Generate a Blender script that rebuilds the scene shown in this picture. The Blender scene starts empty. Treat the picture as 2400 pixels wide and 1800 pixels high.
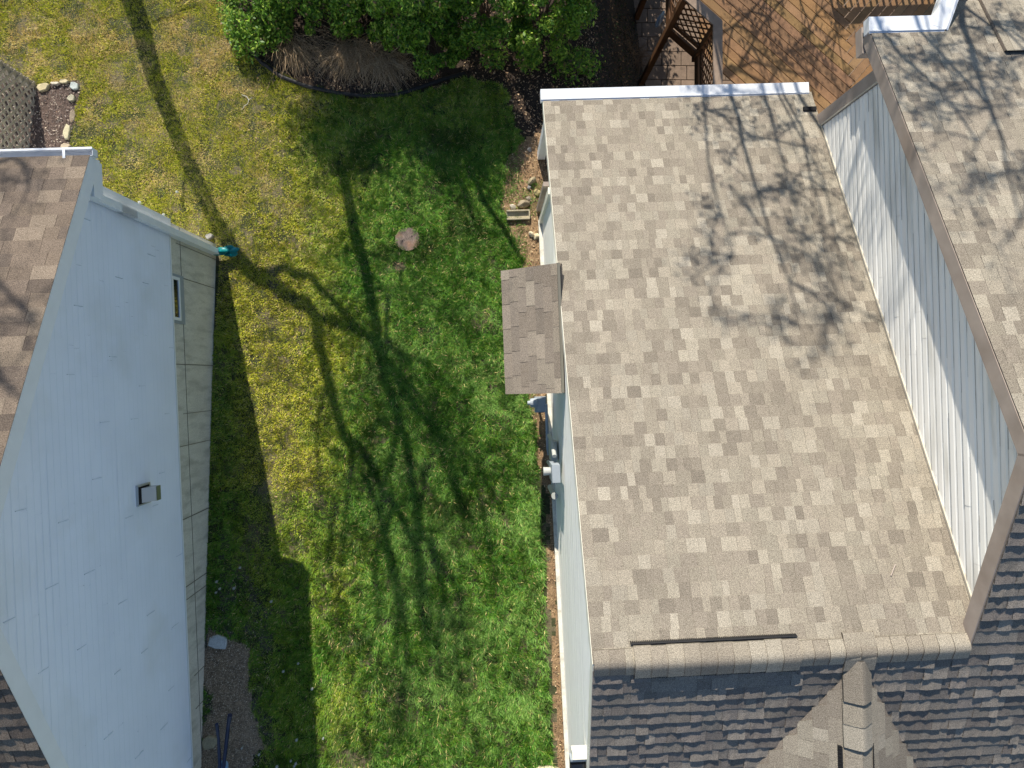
import bpy, bmesh, math, random
import numpy as np
from mathutils import Vector, Matrix
random.seed(7); rng = np.random.default_rng(7)
SC = bpy.context.scene
# ------------------------------------------------------------ camera, sky, sun, exposure
F = 1664.0; CH = 10.75
R3 = Vector((-45/F, 20/F, -1)).rotation_difference(Vector((0, 0, -1))).to_matrix()
cam_d = bpy.data.cameras.new('camera'); cam = bpy.data.objects.new('camera', cam_d)
SC.collection.objects.link(cam)
cam.matrix_world = Matrix.Translation((0, 0, CH)) @ R3.to_4x4()
cam_d.sensor_width = 36; cam_d.lens = F*36/2400; cam_d.clip_start = .1; cam_d.clip_end = 500
SC.camera = cam
SUNV = Vector((-.383, 1.567, 1)).normalized()          # towards the sun
sun_d = bpy.data.lights.new('sun', 'SUN'); sun_d.energy = 5.0; sun_d.angle = math.radians(.45); sun_d.color = (1, .925, .80)
sun = bpy.data.objects.new('sun', sun_d); SC.collection.objects.link(sun)
sun.rotation_euler = SUNV.to_track_quat('Z', 'Y').to_euler(); sun.location = (-6, 20, 14)
W = bpy.data.worlds.new('World'); SC.world = W; W.use_nodes = True
nt = W.node_tree; nt.nodes.clear()
sky = nt.nodes.new('ShaderNodeTexSky'); sky.sky_type = 'NISHITA'; sky.sun_disc = False
sky.sun_elevation = math.asin(SUNV.z); sky.sun_rotation = math.atan2(SUNV.x, SUNV.y)
sky.air_density = 1.15; sky.dust_density = .25; sky.ozone_density = 3.0
bg = nt.nodes.new('ShaderNodeBackground'); bg.inputs[1].default_value = .092
wo = nt.nodes.new('ShaderNodeOutputWorld')
nt.links.new(sky.outputs[0], bg.inputs[0]); nt.links.new(bg.outputs[0], wo.inputs[0])
SC.view_settings.view_transform = 'Standard'; SC.view_settings.look = 'None'
SC.view_settings.exposure = 0.62; SC.view_settings.gamma = 1
SC.cycles.max_bounces = 6; SC.cycles.diffuse_bounces = 3; SC.cycles.transparent_max_bounces = 8
SC.cycles.use_denoising = True

# ------------------------------------------------------------ helpers
Mn = np.array(R3)
def P(px, py, d):
    w = R3 @ Vector(((px-1200)/F, (900-py)/F, -1)); w = w/-w.z
    return Vector((w.x*d, w.y*d, CH-d))
def proj(xyz):
    c = (xyz-np.array([0, 0, CH]))@Mn
    return 1200+c[:, 0]/-c[:, 2]*F, 900-c[:, 1]/-c[:, 2]*F
def sst(x, a, b):
    t = np.clip((x-a)/(b-a), 0, 1); return t*t*(3-2*t)
def gz(x, y):
    x = np.asarray(x, float); y = np.asarray(y, float)
    z = -.18*np.clip(y, -9, 9) - .05*np.clip(y-9, 0, 60) - .02*np.clip(y+9, -60, 0)
    return z - 3.3*sst(x, 1.5, 3.4)*sst(y, 2.7, 4.8)
def G(px, py, up=0.0):
    d = 11.
    for _ in range(60):
        p = P(px, py, d); d2 = CH-float(gz(p.x, p.y))
        d += (d2-d)*.6
    p = P(px, py, d-up); return p
class VN:                                            # smooth value noise, 2D
    def __init__(s, seed, n=128): s.g = np.random.default_rng(seed).random((n, n)); s.n = n
    def __call__(s, x, y):
        xi = np.floor(x).astype(int); yi = np.floor(y).astype(int); fx = x-xi; fy = y-yi
        fx = fx*fx*(3-2*fx); fy = fy*fy*(3-2*fy); n = s.n
        a = s.g[xi % n, yi % n]; b = s.g[(xi+1) % n, yi % n]; c = s.g[xi % n, (yi+1) % n]; d = s.g[(xi+1) % n, (yi+1) % n]
        return (a*(1-fx)+b*fx)*(1-fy)+(c*(1-fx)+d*fx)*fy
n1, n2, n3, n4 = VN(1), VN(2), VN(3), VN(4)
def fbm(n, x, y, o=4):
    v = 0; a = .5; t = 0
    for i in range(o): v = v+a*n(x*2**i+i*17.3, y*2**i+i*9.1); t += a; a *= .55
    return v/t
def inpoly(px, py, poly):
    r = np.zeros(px.shape, bool); n = len(poly); j = n-1
    for i in range(n):
        xi, yi = poly[i]; xj, yj = poly[j]
        with np.errstate(divide='ignore', invalid='ignore'):
            c = ((yi > py) != (yj > py)) & (px < (xj-xi)*(py-yi)/((yj-yi) or 1e-9)+xi)
        r ^= c; j = i
    return r

class MB:
    def __init__(s): s.v = []; s.f = []; s.c = []
    def quad(s, a, b, c, d, col=None):
        i = len(s.v); s.v += [tuple(a), tuple(b), tuple(c), tuple(d)]; s.f.append((i, i+1, i+2, i+3)); s.c.append(col)
    def poly(s, pts, col=None):
        i = len(s.v); s.v += [tuple(p) for p in pts]; s.f.append(tuple(range(i, i+len(pts)))); s.c.append(col)
    def prism(s, pts, ext, col=None):                 # closed prism: polygon pts extruded by vector
        ext = Vector(ext); pts = [Vector(p) for p in pts]
        nrm = Vector((0, 0, 0))
        for k in range(1, len(pts)-1): nrm += (pts[k]-pts[0]).cross(pts[k+1]-pts[0])
        if nrm.dot(ext) > 0: pts = pts[::-1]
        i = len(s.v); n = len(pts)
        s.v += [tuple(p) for p in pts]+[tuple(p+ext) for p in pts]
        s.f.append(tuple(range(i, i+n))); s.c.append(col)
        s.f.append(tuple(range(i+2*n-1, i+n-1, -1))); s.c.append(col)
        for k in range(n):
            l = (k+1) % n; s.f.append((i+l, i+k, i+n+k, i+n+l)); s.c.append(col)
    def box(s, o, x, y, z, col=None):                 # corner o and three edge vectors
        o, x, y, z = map(Vector, (o, x, y, z)); s.prism([o, o+x, o+x+y, o+y], z, col)
    def cbox(s, c, x, y, z, col=None):
        c, x, y, z = map(Vector, (c, x, y, z)); s.box(c-x/2-y/2-z/2, x, y, z, col)
    def tube(s, pts, rad, n=8, col=None, cap=True):
        pts = [Vector(p) for p in pts]; rad = rad if hasattr(rad, '__len__') else [rad]*len(pts)
        i0 = len(s.v); up = None
        for k, p in enumerate(pts):
            t = (pts[min(k+1, len(pts)-1)]-pts[max(k-1, 0)]).normalized()
            if up is None: up = t.orthogonal().normalized()
            up = (up-t*up.dot(t)).normalized(); w = t.cross(up)
            for j in range(n):
                a = 2*math.pi*j/n; s.v.append(tuple(p+(up*math.cos(a)+w*math.sin(a))*rad[k]))
        for k in range(len(pts)-1):
            for j in range(n):
                a = i0+k*n+j; b = i0+k*n+(j+1) % n; s.f.append((a, b, b+n, a+n)); s.c.append(col)
        if cap:
            s.f.append(tuple(range(i0+n-1, i0-1, -1))); s.c.append(col)
            e = i0+(len(pts)-1)*n; s.f.append(tuple(range(e, e+n))); s.c.append(col)
    def build(s, name, mat, parent=None, smooth=False):
        return mk(name, s.v, s.f, mat, parent, s.c if any(c is not None for c in s.c) else None, smooth)
def wloc(o):
    l = Vector((0, 0, 0))
    while o: l += o.location; o = o.parent
    return l
def mk(name, v, f, mat, parent=None, fcol=None, smooth=False, loc=None):
    me = bpy.data.meshes.new(name)
    base = wloc(parent) if parent else Vector(loc or (0, 0, 0))
    v = np.asarray(v, float).reshape(-1, 3)
    if parent is None and loc is None and len(v):
        base = Vector((v[:, 0].mean(), v[:, 1].mean(), v[:, 2].min()))
    v = v-np.array(base)
    if isinstance(f, np.ndarray):
        k = f.shape[1]; me.vertices.add(len(v)); me.vertices.foreach_set('co', v.ravel())
        me.loops.add(f.size); me.loops.foreach_set('vertex_index', f.ravel().astype(np.int32))
        me.polygons.add(len(f)); me.polygons.foreach_set('loop_start', np.arange(0, f.size, k, dtype=np.int32))
        me.polygons.foreach_set('loop_total', np.full(len(f), k, dtype=np.int32)); me.update(calc_edges=True)
    else:
        me.from_pydata([tuple(p) for p in v], [], f)
    if fcol is not None:
        at = me.color_attributes.new('Col', 'FLOAT_COLOR', 'CORNER')
        if isinstance(fcol, np.ndarray): arr = fcol
        else:
            arr = np.array([c if c is not None else (.5, .5, .5) for c in fcol], float)
        tot = np.zeros(len(me.polygons), int); me.polygons.foreach_get('loop_total', tot)
        a = np.repeat(arr, tot, axis=0); a = np.hstack([a, np.ones((len(a), 1))])
        at.data.foreach_set('color', a.ravel().astype(np.float32))
    if smooth: me.polygons.foreach_set('use_smooth', np.ones(len(me.polygons), bool))
    me.materials.append(mat)
    o = bpy.data.objects.new(name, me); SC.collection.objects.link(o)
    if parent: o.parent = parent
    else: o.location = base
    return o
def tag(o, label=None, cat=None, group=None, kind=None):
    if label: o['label'] = label
    if cat: o['category'] = cat
    if group: o['group'] = group
    if kind: o['kind'] = kind
    return o
def thing(name, loc, label, cat, group=None):
    o = bpy.data.objects.new(name, None); o.location = loc; o.empty_display_size = .2
    SC.collection.objects.link(o); return tag(o, label, cat, group)

# ------------------------------------------------------------ materials
def mat(name, col=(.5, .5, .5), rough=.8, attr=False, var=.0, vscale=6., speck=0., sscale=200., bump=0., bscale=60., metal=0., spec=.3,
        stain=None, stain_amt=0., sstretch=(1, 1, 1), trans=0., stainscale=1.5, stainlo=.5, stainhi=.7):
    m = bpy.data.materials.new(name); m.use_nodes = True; t = m.node_tree; N = t.nodes; L = t.links
    b = N['Principled BSDF']; b.inputs['Roughness'].default_value = rough; b.inputs['Metallic'].default_value = metal
    b.inputs['Specular IOR Level'].default_value = spec
    tc = N.new('ShaderNodeTexCoord')
    if attr:
        a = N.new('ShaderNodeVertexColor'); a.layer_name = 'Col'; out = a.outputs[0]
    else:
        a = N.new('ShaderNodeRGB'); a.outputs[0].default_value = (*col, 1); out = a.outputs[0]
    def nz(scale, detail=3, stretch=None):
        n = N.new('ShaderNodeTexNoise'); n.inputs['Scale'].default_value = scale; n.inputs['Detail'].default_value = detail
        if stretch:
            mp = N.new('ShaderNodeMapping'); mp.inputs['Scale'].default_value = stretch
            L.new(tc.outputs['Object'], mp.inputs[0]); L.new(mp.outputs[0], n.inputs['Vector'])
        else: L.new(tc.outputs['Object'], n.inputs['Vector'])
        return n.outputs[0]
    def mulby(out, fac, amt):
        mr = N.new('ShaderNodeMapRange'); mr.inputs[1].default_value = .3; mr.inputs[2].default_value = .7
        mr.inputs[3].default_value = 1-amt; mr.inputs[4].default_value = 1+amt; L.new(fac, mr.inputs[0])
        v = N.new('ShaderNodeVectorMath'); v.operation = 'SCALE'; L.new(out, v.inputs[0]); L.new(mr.outputs[0], v.inputs['Scale'])
        return v.outputs[0]
    if var: out = mulby(out, nz(vscale, 4, sstretch), var)
    if speck: out = mulby(out, nz(sscale, 2), speck)
    if stain:
        mr = N.new('ShaderNodeMapRange'); mr.inputs[1].default_value = stainlo; mr.inputs[2].default_value = stainhi
        mr.inputs[4].default_value = stain_amt; L.new(nz(stainscale, 6, sstretch), mr.inputs[0])
        mx = N.new('ShaderNodeMixRGB'); L.new(mr.outputs[0], mx.inputs[0]); L.new(out, mx.inputs[1]); mx.inputs[2].default_value = (*stain, 1)
        out = mx.outputs[0]
    L.new(out, b.inputs['Base Color'])
    if bump:
        bp = N.new('ShaderNodeBump'); bp.inputs['Strength'].default_value = bump; bp.inputs['Distance'].default_value = .01
        L.new(nz(bscale, 4), bp.inputs['Height']); L.new(bp.outputs[0], b.inputs['Normal'])
    if trans:
        tr = N.new('ShaderNodeBsdfTranslucent'); L.new(out, tr.inputs[0]); ms = N.new('ShaderNodeMixShader'); ms.inputs[0].default_value = trans
        L.new(b.outputs[0], ms.inputs[1]); L.new(tr.outputs[0], ms.inputs[2]); L.new(ms.outputs[0], N['Material Output'].inputs[0])
    return m
M = dict(
    shingle=mat('asphalt_shingle', attr=True, rough=.95, speck=.55, sscale=150, var=.07, vscale=1.2, bump=.35, bscale=220, spec=.1),
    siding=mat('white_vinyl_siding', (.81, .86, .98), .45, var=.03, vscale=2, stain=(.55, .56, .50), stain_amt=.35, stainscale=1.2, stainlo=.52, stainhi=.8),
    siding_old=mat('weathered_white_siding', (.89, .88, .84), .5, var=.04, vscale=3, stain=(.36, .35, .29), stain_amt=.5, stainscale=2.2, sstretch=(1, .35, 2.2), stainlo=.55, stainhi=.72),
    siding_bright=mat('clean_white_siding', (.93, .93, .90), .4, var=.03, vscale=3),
    flash=mat('painted_flashing', (.50, .46, .38), .6, var=.2, vscale=6), lapdirt_shade=mat('lap_grime_shade', (.33, .33, .32), .9, var=.3, vscale=8), lapfaint=mat('lap_shade_line', (.72, .80, .89), .6), joint=mat('siding_joint', (.58, .66, .75), .8),
    trimw=mat('white_trim', (.78, .80, .82), .4, var=.03), guard=mat('white_gutter_guard', (.74, .76, .79), .35, var=.06, vscale=9),
    trimt=mat('tan_fascia', (.36, .30, .26), .6, var=.12, vscale=5, stain=(.23, .17, .13), stain_amt=.5),
    concrete=mat('foundation_concrete', (.58, .56, .49), .9, var=.08, vscale=2.5, speck=.12, sscale=60, stain=(.26, .25, .20), stain_amt=.5, stainscale=3, sstretch=(1, 3, .8), bump=.3, bscale=40),
    seam=mat('concrete_seam', (.17, .16, .13), .9),
    black=mat('black_plastic', (.015, .015, .016), .6, bump=.2), dark=mat('dark_void', (.01, .01, .012), .8),
    glass=mat('dark_window_glass', (.01, .012, .016), .06, spec=.8), metalg=mat('galvanised_metal', (.38, .40, .42), .4, metal=.6, var=.1),
    meterg=mat('painted_grey_metal', (.30, .34, .38), .5, var=.08), pvc=mat('weathered_pvc', (.42, .43, .40), .5, var=.08),
    wood=mat('stained_deck_wood', attr=True, rough=.75, var=.16, vscale=3, sstretch=(2, 2, 2), speck=.12, sscale=40),
    woodd=mat('dark_stained_timber', (.12, .055, .022), .7, var=.25, vscale=5), woodg=mat('weathered_rail_timber', (.27, .20, .15), .8, var=.2, vscale=6),
    lattice=mat('weathered_lattice', (.34, .30, .24), .85, var=.2, vscale=6),
    bark=mat('tree_bark', (.13, .10, .08), .95, var=.3, vscale=10, bump=.6), leaf=mat('leaf', attr=True, rough=.5, trans=.3, spec=.35),
    grass=mat('grass_blade', attr=True, rough=.55, trans=.10, spec=.3), dry=mat('dry_grass_blade', attr=True, rough=.8, trans=.15),
    ground=mat('soil', attr=True, rough=.97, var=.3, vscale=14, speck=.45, sscale=70, bump=.8, bscale=50),
    stone=mat('fieldstone', attr=True, rough=.9, var=.15, vscale=14, speck=.2, sscale=90, bump=.5), litter=mat('dead_leaf', attr=True, rough=.9),
    teal=mat('teal_sheeting', (.0, .17, .18), .4, var=.3, vscale=30), navy=mat('navy_painted_tube', (.014, .02, .055), .4, var=.2, vscale=20),
    cart=mat('blue_grey_cart_paint', (.20, .34, .52), .5, var=.08), cover=mat('manhole_cover_iron', (.13, .10, .085), .85, var=.3, vscale=14, speck=.35, sscale=70, stain=(.22, .11, .06), stain_amt=.6, stainscale=6, bump=.6),
    fluff=mat('dandelion_fluff', (.7, .72, .7), .9, trans=.3), palegreen=mat('frosted_green_plastic', (.25, .42, .36), .3),
    cream=mat('cream_paint', (.80, .78, .68), .5), olive=mat('olive_vent_flap', (.16, .18, .10), .5), steel=mat('brushed_vent_metal', (.45, .46, .46), .35, metal=.3),
    paver=mat('patio_pavers', attr=True, rough=.9, var=.15, vscale=8, speck=.2, sscale=80),
)

# ------------------------------------------------------------ frames of the two houses
TH = .037; RO = Vector((.942, -2.70, 0)); e1 = Vector((math.cos(TH), math.sin(TH), 0)); e2 = Vector((math.sin(TH), -math.cos(TH), 0))
UP = Vector((0, 0, 1))
def HR(a, b, z): return RO+e1*a+e2*b+UP*z
LO = Vector((-3.74, -1.55, 0))
def HL(a, b, z): return LO+e1*a+e2*b+UP*z

# ------------------------------------------------------------ the ground
BED = [(540, -80), (545, 60), (590, 135), (650, 170), (720, 205), (800, 225), (900, 228), (1000, 215), (1060, 190), (1110, 185), (1180, 200), (1230, 330), (1230, 420), (1400, 440), (1400, -80)]
GRAVEL = [(478, 1490), (530, 1470), (560, 1520), (585, 1600), (598, 1700), (600, 1810), (455, 1810), (470, 1600)]
MULCH = [(-400, 30), (0, 150), (78, 200), (100, 195), (190, 190), (178, 260), (165, 330), (160, 400), (-400, 400)]
WALLDIRT = [(1225, 330), (1270, 300), (1275, 520), (1290, 900), (1310, 1200), (1330, 1810), (1300, 1810), (1292, 1500), (1290, 1250), (1275, 1120), (1255, 1040), (1240, 960), (1240, 900), (1240, 640), (1215, 560), (1180, 480), (1185, 380)]
LEFTDIRT = [(478, 1100), (520, 1150), (545, 1300), (640, 1420), (640, 1810), (455, 1810), (470, 1300)]
xs = np.arange(-12, 12.01, .06); ys = np.arange(-9, 12.01, .06)
def ground_cols(X, Y, Z):
    px, py = proj(np.stack([X, Y, Z], 1))
    jx = (fbm(n1, X*2.2, Y*2.2)-.5)*70; jy = (fbm(n2, X*2.2, Y*2.2)-.5)*70
    m = {k: inpoly(px+jx*s, py+jy*s, v) for k, v, s in (('bed', BED, .5), ('gravel', GRAVEL, 1.7), ('mulch', MULCH, .3), ('wall', WALLDIRT, .7), ('left', LEFTDIRT, 1.2))}
    m['px'] = px; m['py'] = py
    return m
GX, GY = np.meshgrid(xs, ys, indexing='ij'); gx = GX.ravel(); gy = GY.ravel(); gzv = gz(gx, gy)+(fbm(n3, gx*3, gy*3)-.5)*.03
nx, ny = len(xs), len(ys); ii, jj = np.meshgrid(np.arange(nx-1), np.arange(ny-1), indexing='ij')
a0 = (ii*ny+jj).ravel(); gf = np.stack([a0, a0+ny, a0+ny+1, a0+1], 1)
V0 = np.stack([gx, gy, gzv], 1); fc = V0[gf].mean(1); mk_ = ground_cols(fc[:, 0], fc[:, 1], fc[:, 2])
c = np.tile(np.array([.045, .05, .022]), (len(fc), 1)); nn = fbm(n4, fc[:, 0]*5, fc[:, 1]*5)
c[nn > .55] = (.10, .085, .05)
c[mk_['left'] & (nn > .5)] = (.07, .065, .05)
c[mk_['bed']] = (.035, .024, .017); c[mk_['wall']] = (.22, .145, .08); c[mk_['mulch']] = (.085, .06, .05); c[mk_['gravel']] = (.24, .18, .12)
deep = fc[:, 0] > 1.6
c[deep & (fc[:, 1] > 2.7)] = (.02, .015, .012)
c *= (.75+.5*nn)[:, None]
o = mk('ground', V0, gf, M['ground'], loc=(0, 0, 0), fcol=c, smooth=True); tag(o, kind='structure')
far = MB()                                            # the land beyond, out to the horizon
for (x0, x1, y0, y1) in ((-90, -12, -80, 90), (12, 90, -80, 90), (-12, 12, 12, 90), (-12, 12, -80, -9)):
    nxx = 12
    for i in range(nxx):
        for j in range(nxx):
            xa, xb = x0+(x1-x0)*i/nxx, x0+(x1-x0)*(i+1)/nxx; ya, yb = y0+(y1-y0)*j/nxx, y0+(y1-y0)*(j+1)/nxx
            far.quad(*[(x, y, float(gz(x, y))-.02) for x, y in ((xa, ya), (xb, ya), (xb, yb), (xa, yb))], col=(.07, .09, .03))
tag(far.build('terrain', M['ground']), kind='structure')

# ------------------------------------------------------------ grass as blades
def blades(n, area, keep, length, lean, width, colour, seed):
    r = np.random.default_rng(seed); X = r.uniform(area[0], area[1], n); Y = r.uniform(area[2], area[3], n); Z = gz(X, Y)
    m = ground_cols(X, Y, Z); k = keep(X, Y, m, r); X, Y, Z = X[k], Y[k], Z[k]; m = {q: v[k] for q, v in m.items()}
    n = len(X); L = length(X, Y, m, r); wd = width*(.6+.8*r.random(n))
    sw = fbm(n2, X*4.5, Y*4.5, 3)*16+fbm(n1, X*1.2, Y*1.2, 2)*6
    ang = sw+r.normal(0, .9, n); ln = lean(X, Y, m, r)
    dx, dy = np.cos(ang), np.sin(ang); tw = ang+math.pi/2+r.normal(0, .5, n)
    bx, by = np.cos(tw)*wd/2, np.sin(tw)*wd/2
    z0 = Z-.005
    v = np.empty((n, 5, 3)); h = L*np.cos(ln); q = L*np.sin(ln)
    v[:, 0] = np.stack([X-bx, Y-by, z0], 1); v[:, 1] = np.stack([X+bx, Y+by, z0], 1)
    mx_, my_, mz_ = X+dx*q*.35, Y+dy*q*.35, z0+h*.62
    v[:, 2] = np.stack([mx_+bx*.8, my_+by*.8, mz_], 1); v[:, 3] = np.stack([mx_-bx*.8, my_-by*.8, mz_], 1)
    v[:, 4] = np.stack([X+dx*q, Y+dy*q, z0+h], 1)
    b = np.arange(n)*5
    f = np.concatenate([np.stack([b, b+1, b+2], 1), np.stack([b, b+2, b+3], 1), np.stack([b+3, b+2, b+4], 1)])
    c = colour(X, Y, m, r, n); return v.reshape(-1, 3), f, np.tile(c, (3, 1))
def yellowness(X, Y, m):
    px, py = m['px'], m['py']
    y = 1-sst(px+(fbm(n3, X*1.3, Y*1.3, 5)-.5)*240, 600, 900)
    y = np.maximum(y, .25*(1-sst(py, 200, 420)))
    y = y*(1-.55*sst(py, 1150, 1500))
    y = y*(1-.7*(1-sst(px, 520, 620))*sst(py, 650, 850))  # less yellow by the wall: mossy growth, plus house shade put into the colour
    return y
def keep(X, Y, m, r):
    k = ~(m['bed'] | m['gravel'] | m['mulch'] | (m['wall'] & (r.random(len(X)) > .12)))
    k &= ~((X < -4.2) & (Y < 2.0)) & ~((X > .72+.037*(-Y-2.4)*1.0) & (Y < 2.5)) & ~((X > 1.5) & (Y > 2.4))
    k &= (np.hypot(m['px']-955, m['py']-562) > 27) & (np.hypot((m['px']-935)/1.2, m['py']-625) > 14)
    d = fbm(n4, X*4.2+3, Y*4.2, 4)
    sp = np.where(m['left'], .5, .36)
    k &= (d > sp) | (r.random(len(X)) < .35)
    inf = (m['px'] > -300) & (m['px'] < 1420) & (m['py'] > -260) & (m['py'] < 2060)
    return k & inf
def length(X, Y, m, r):
    lush = 1-yellowness(X, Y, m); cl = fbm(n1, X*3+40, Y*3, 3)
    return (.03+.035*lush+.04*lush*cl)*(.6+.8*r.random(len(X)))*np.where(m['px'] < 640, np.where(m['py'] > 900, .75, 1), 1)
def lean(X, Y, m, r): return np.clip(.55+.35*(1-yellowness(X, Y, m))+r.normal(0, .3, len(X)), .05, 1.35)
PAL = dict(l=np.array([.050, .185, .012]), d=np.array([.026, .095, .010]), b=np.array([.14, .31, .045]), y=np.array([.66, .63, .05]), s=np.array([.76, .60, .26]), o=np.array([.32, .37, .03]))
def colour(X, Y, m, r, n):
    yl = yellowness(X, Y, m); a = fbm(n1, X*3+9, Y*3, 4); b = fbm(n2, X*9, Y*9+5, 4); q = r.random(n)
    c = np.where((a < .5)[:, None], PAL['l'], PAL['l']*.5+PAL['b']*.5)
    c = np.where((b < .42)[:, None], PAL['d']*.5+c*.5, c); c = np.where((q > .8)[:, None], PAL['b'], c)
    w = np.clip(yl*1.15+(b-.5)*(.25+1.2*yl)+(r.random(n)-.5)*.5, 0, 1)[:, None]
    yc = np.where((q < .45)[:, None], PAL['y'], PAL['o']); st = np.clip((a-.42)*4, 0, 1)*yl*sst(-m['py'], -900, -100)
    yc = np.where((r.random(n) < (.12+.75*st))[:, None], PAL['s'], yc)
    c = c*(1-w)+yc*w
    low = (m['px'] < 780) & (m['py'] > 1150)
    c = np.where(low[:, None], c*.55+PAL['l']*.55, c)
    pale = np.clip((fbm(n3, X*1.7+20, Y*2.3, 4)-.47)*7, 0, 1)*sst(m['px'], 760, 980)*sst(m['py'], 620, 950)
    pk = (r.random(n) < pale*.6)[:, None]; c = np.where(pk, np.array([.20, .36, .075]), c)
    deepg = np.clip((.47-fbm(n4, X*2.1, Y*2.1+7, 4))*6, 0, 1)*(1-yl)*.5; c = c*(1-deepg[:, None])
    st = r.random(n) < .035; c = np.where(st[:, None], PAL['s']*.9, c)
    c *= (.7+.6*r.random(n))[:, None]; return c
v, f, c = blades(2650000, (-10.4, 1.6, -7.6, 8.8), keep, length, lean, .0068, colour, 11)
tag(mk('grass', v, f, M['grass'], loc=(0, 0, 0), fcol=c), kind='stuff')

# ------------------------------------------------------------ shingles
TAN = [(.262, .232, .187), (.230, .202, .164), (.202, .176, .144), (.286, .257, .210), (.250, .221, .178), (.214, .187, .152), (.272, .244, .197)]
BRN = [(.160, .127, .100), (.135, .107, .087), (.178, .144, .113), (.118, .095, .079), (.150, .119, .095)]
def shingles(m, O, ea, es, s0, s1, arange, pal, e=.143, wlo=.07, whi=.17, tlo=.005, thi=.0095, seed=1, tab=None, wavy=0., gap=.0012):
    """courses along ea climbing along es (unit, up the slope); arange(s) gives the intervals of a"""
    r = random.Random(seed); nrm = ea.cross(es).normalized()
    if nrm.z < 0: nrm = -nrm
    k = 0; s = s0; fl = ea.cross(es).z < 0
    while s < s1-.01:
        st = min(s+e, s1); jit = (r.random()-.5)*.004
        for (a0, a1) in arange(s+e*.3):
            a = a0
            first = True; hi = r.random() < .5
            while a < a1-1e-4:
                w = tab if tab else r.uniform(wlo, whi)
                if first and tab: w = tab*(.3+.7*r.random())
                first = False
                b = min(a+w, a1)
                if a1-b < .04: b = a1
                hi = (not hi) if r.random() < .8 else hi
                t = (thi if hi else tlo)+(r.random()-.5)*.002
                col = r.choice(pal); q = r.uniform(.94, 1.06)
                q *= 1.07 if hi else .92
                col = (col[0]*q, col[1]*q, col[2]*q)
                g = gap; sb = s+jit+(r.random()-.5)*.003
                p0 = O+ea*(a+g)+es*sb; p1 = O+ea*(b-g)+es*sb
                q0 = O+ea*(a+g)+es*(st+.012); q1 = O+ea*(b-g)+es*(st+.012)
                if wavy:
                    ns = max(2, int((b-a)/.045)); hs = [t+r.random()*wavy for _ in range(ns+1)]
                    if r.random() < .3: hs = [h_*.55 for h_ in hs]
                    for i_ in range(ns):
                        P0 = p0.lerp(p1, i_/ns); P1 = p0.lerp(p1, (i_+1)/ns); Q0 = q0.lerp(q1, i_/ns); Q1 = q0.lerp(q1, (i_+1)/ns)
                        A_, B_ = P0+nrm*hs[i_], P1+nrm*hs[i_+1]; Ma, Mb = P0.lerp(Q0, .5)+nrm*(hs[i_]*.35), P1.lerp(Q1, .5)+nrm*(hs[i_+1]*.35)
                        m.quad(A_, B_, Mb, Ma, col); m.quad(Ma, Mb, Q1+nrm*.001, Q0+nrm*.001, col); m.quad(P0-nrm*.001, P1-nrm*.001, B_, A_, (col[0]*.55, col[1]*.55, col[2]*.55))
                    a = b; continue
                if not fl: m.quad(p0+nrm*t, p1+nrm*t, q1+nrm*.0015, q0+nrm*.0015, col)
                else: m.quad(p1+nrm*t, p0+nrm*t, q0+nrm*.0015, q1+nrm*.0015, col)
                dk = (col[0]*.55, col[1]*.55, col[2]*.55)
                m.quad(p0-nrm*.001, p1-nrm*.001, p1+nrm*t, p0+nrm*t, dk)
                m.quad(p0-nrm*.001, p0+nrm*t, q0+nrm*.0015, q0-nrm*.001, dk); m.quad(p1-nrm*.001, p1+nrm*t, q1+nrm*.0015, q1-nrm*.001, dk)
                a = b
        s = st; k += 1
    return m
def slab(m, pts, th, col):                             # roof deck under the shingles
    pts = [Vector(p) for p in pts]; n = (pts[1]-pts[0]).cross(pts[2]-pts[0]).normalized()
    if n.z < 0: n = -n
    m.prism([p-n*.0015 for p in pts], -n*th, col)
def caps(m, p0, p1, dl, dr, w, step, pal, seed, sag=.05, t=.012, up=UP):
    """ridge caps bent over a ridge from p0 to p1; dl, dr unit vectors down either slope"""
    r = random.Random(seed); L = (p1-p0).length; d = (p1-p0)/L; n = int(L/step); st = L/n
    for i in range(n):
        col = r.choice(pal); q = r.uniform(.95, 1.08); col = tuple(x*q for x in col)
        a = p0+d*(i*st); b = p0+d*((i+1)*st+.01); ww = w*(1+(r.random()-.5)*.05)
        prof = []
        for s in (-1, -.7, -.45, -.3, -.18, -.08, 0, .08, .18, .3, .45, .7, 1):
            dd = dl if s < 0 else dr; x = abs(s)*ww
            prof.append(dd*x+up*(.016*(1-abs(s))+.006-.016*max(0, 1-abs(s)/.4)**2))
        for k in range(len(prof)-1):
            ta, tb = t, .003
            m.quad(a+prof[k]+up*ta, a+prof[k+1]+up*ta, b+prof[k+1]+up*tb, b+prof[k]+up*tb, col)
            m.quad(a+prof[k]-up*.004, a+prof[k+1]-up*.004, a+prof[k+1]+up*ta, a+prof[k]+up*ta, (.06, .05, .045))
        for e_ in (0, -1):
            m.quad(a+prof[e_]+up*ta, b+prof[e_]+up*tb, b+prof[e_]-up*.012, a+prof[e_]-up*.012, tuple(x*.6 for x in col))

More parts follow.
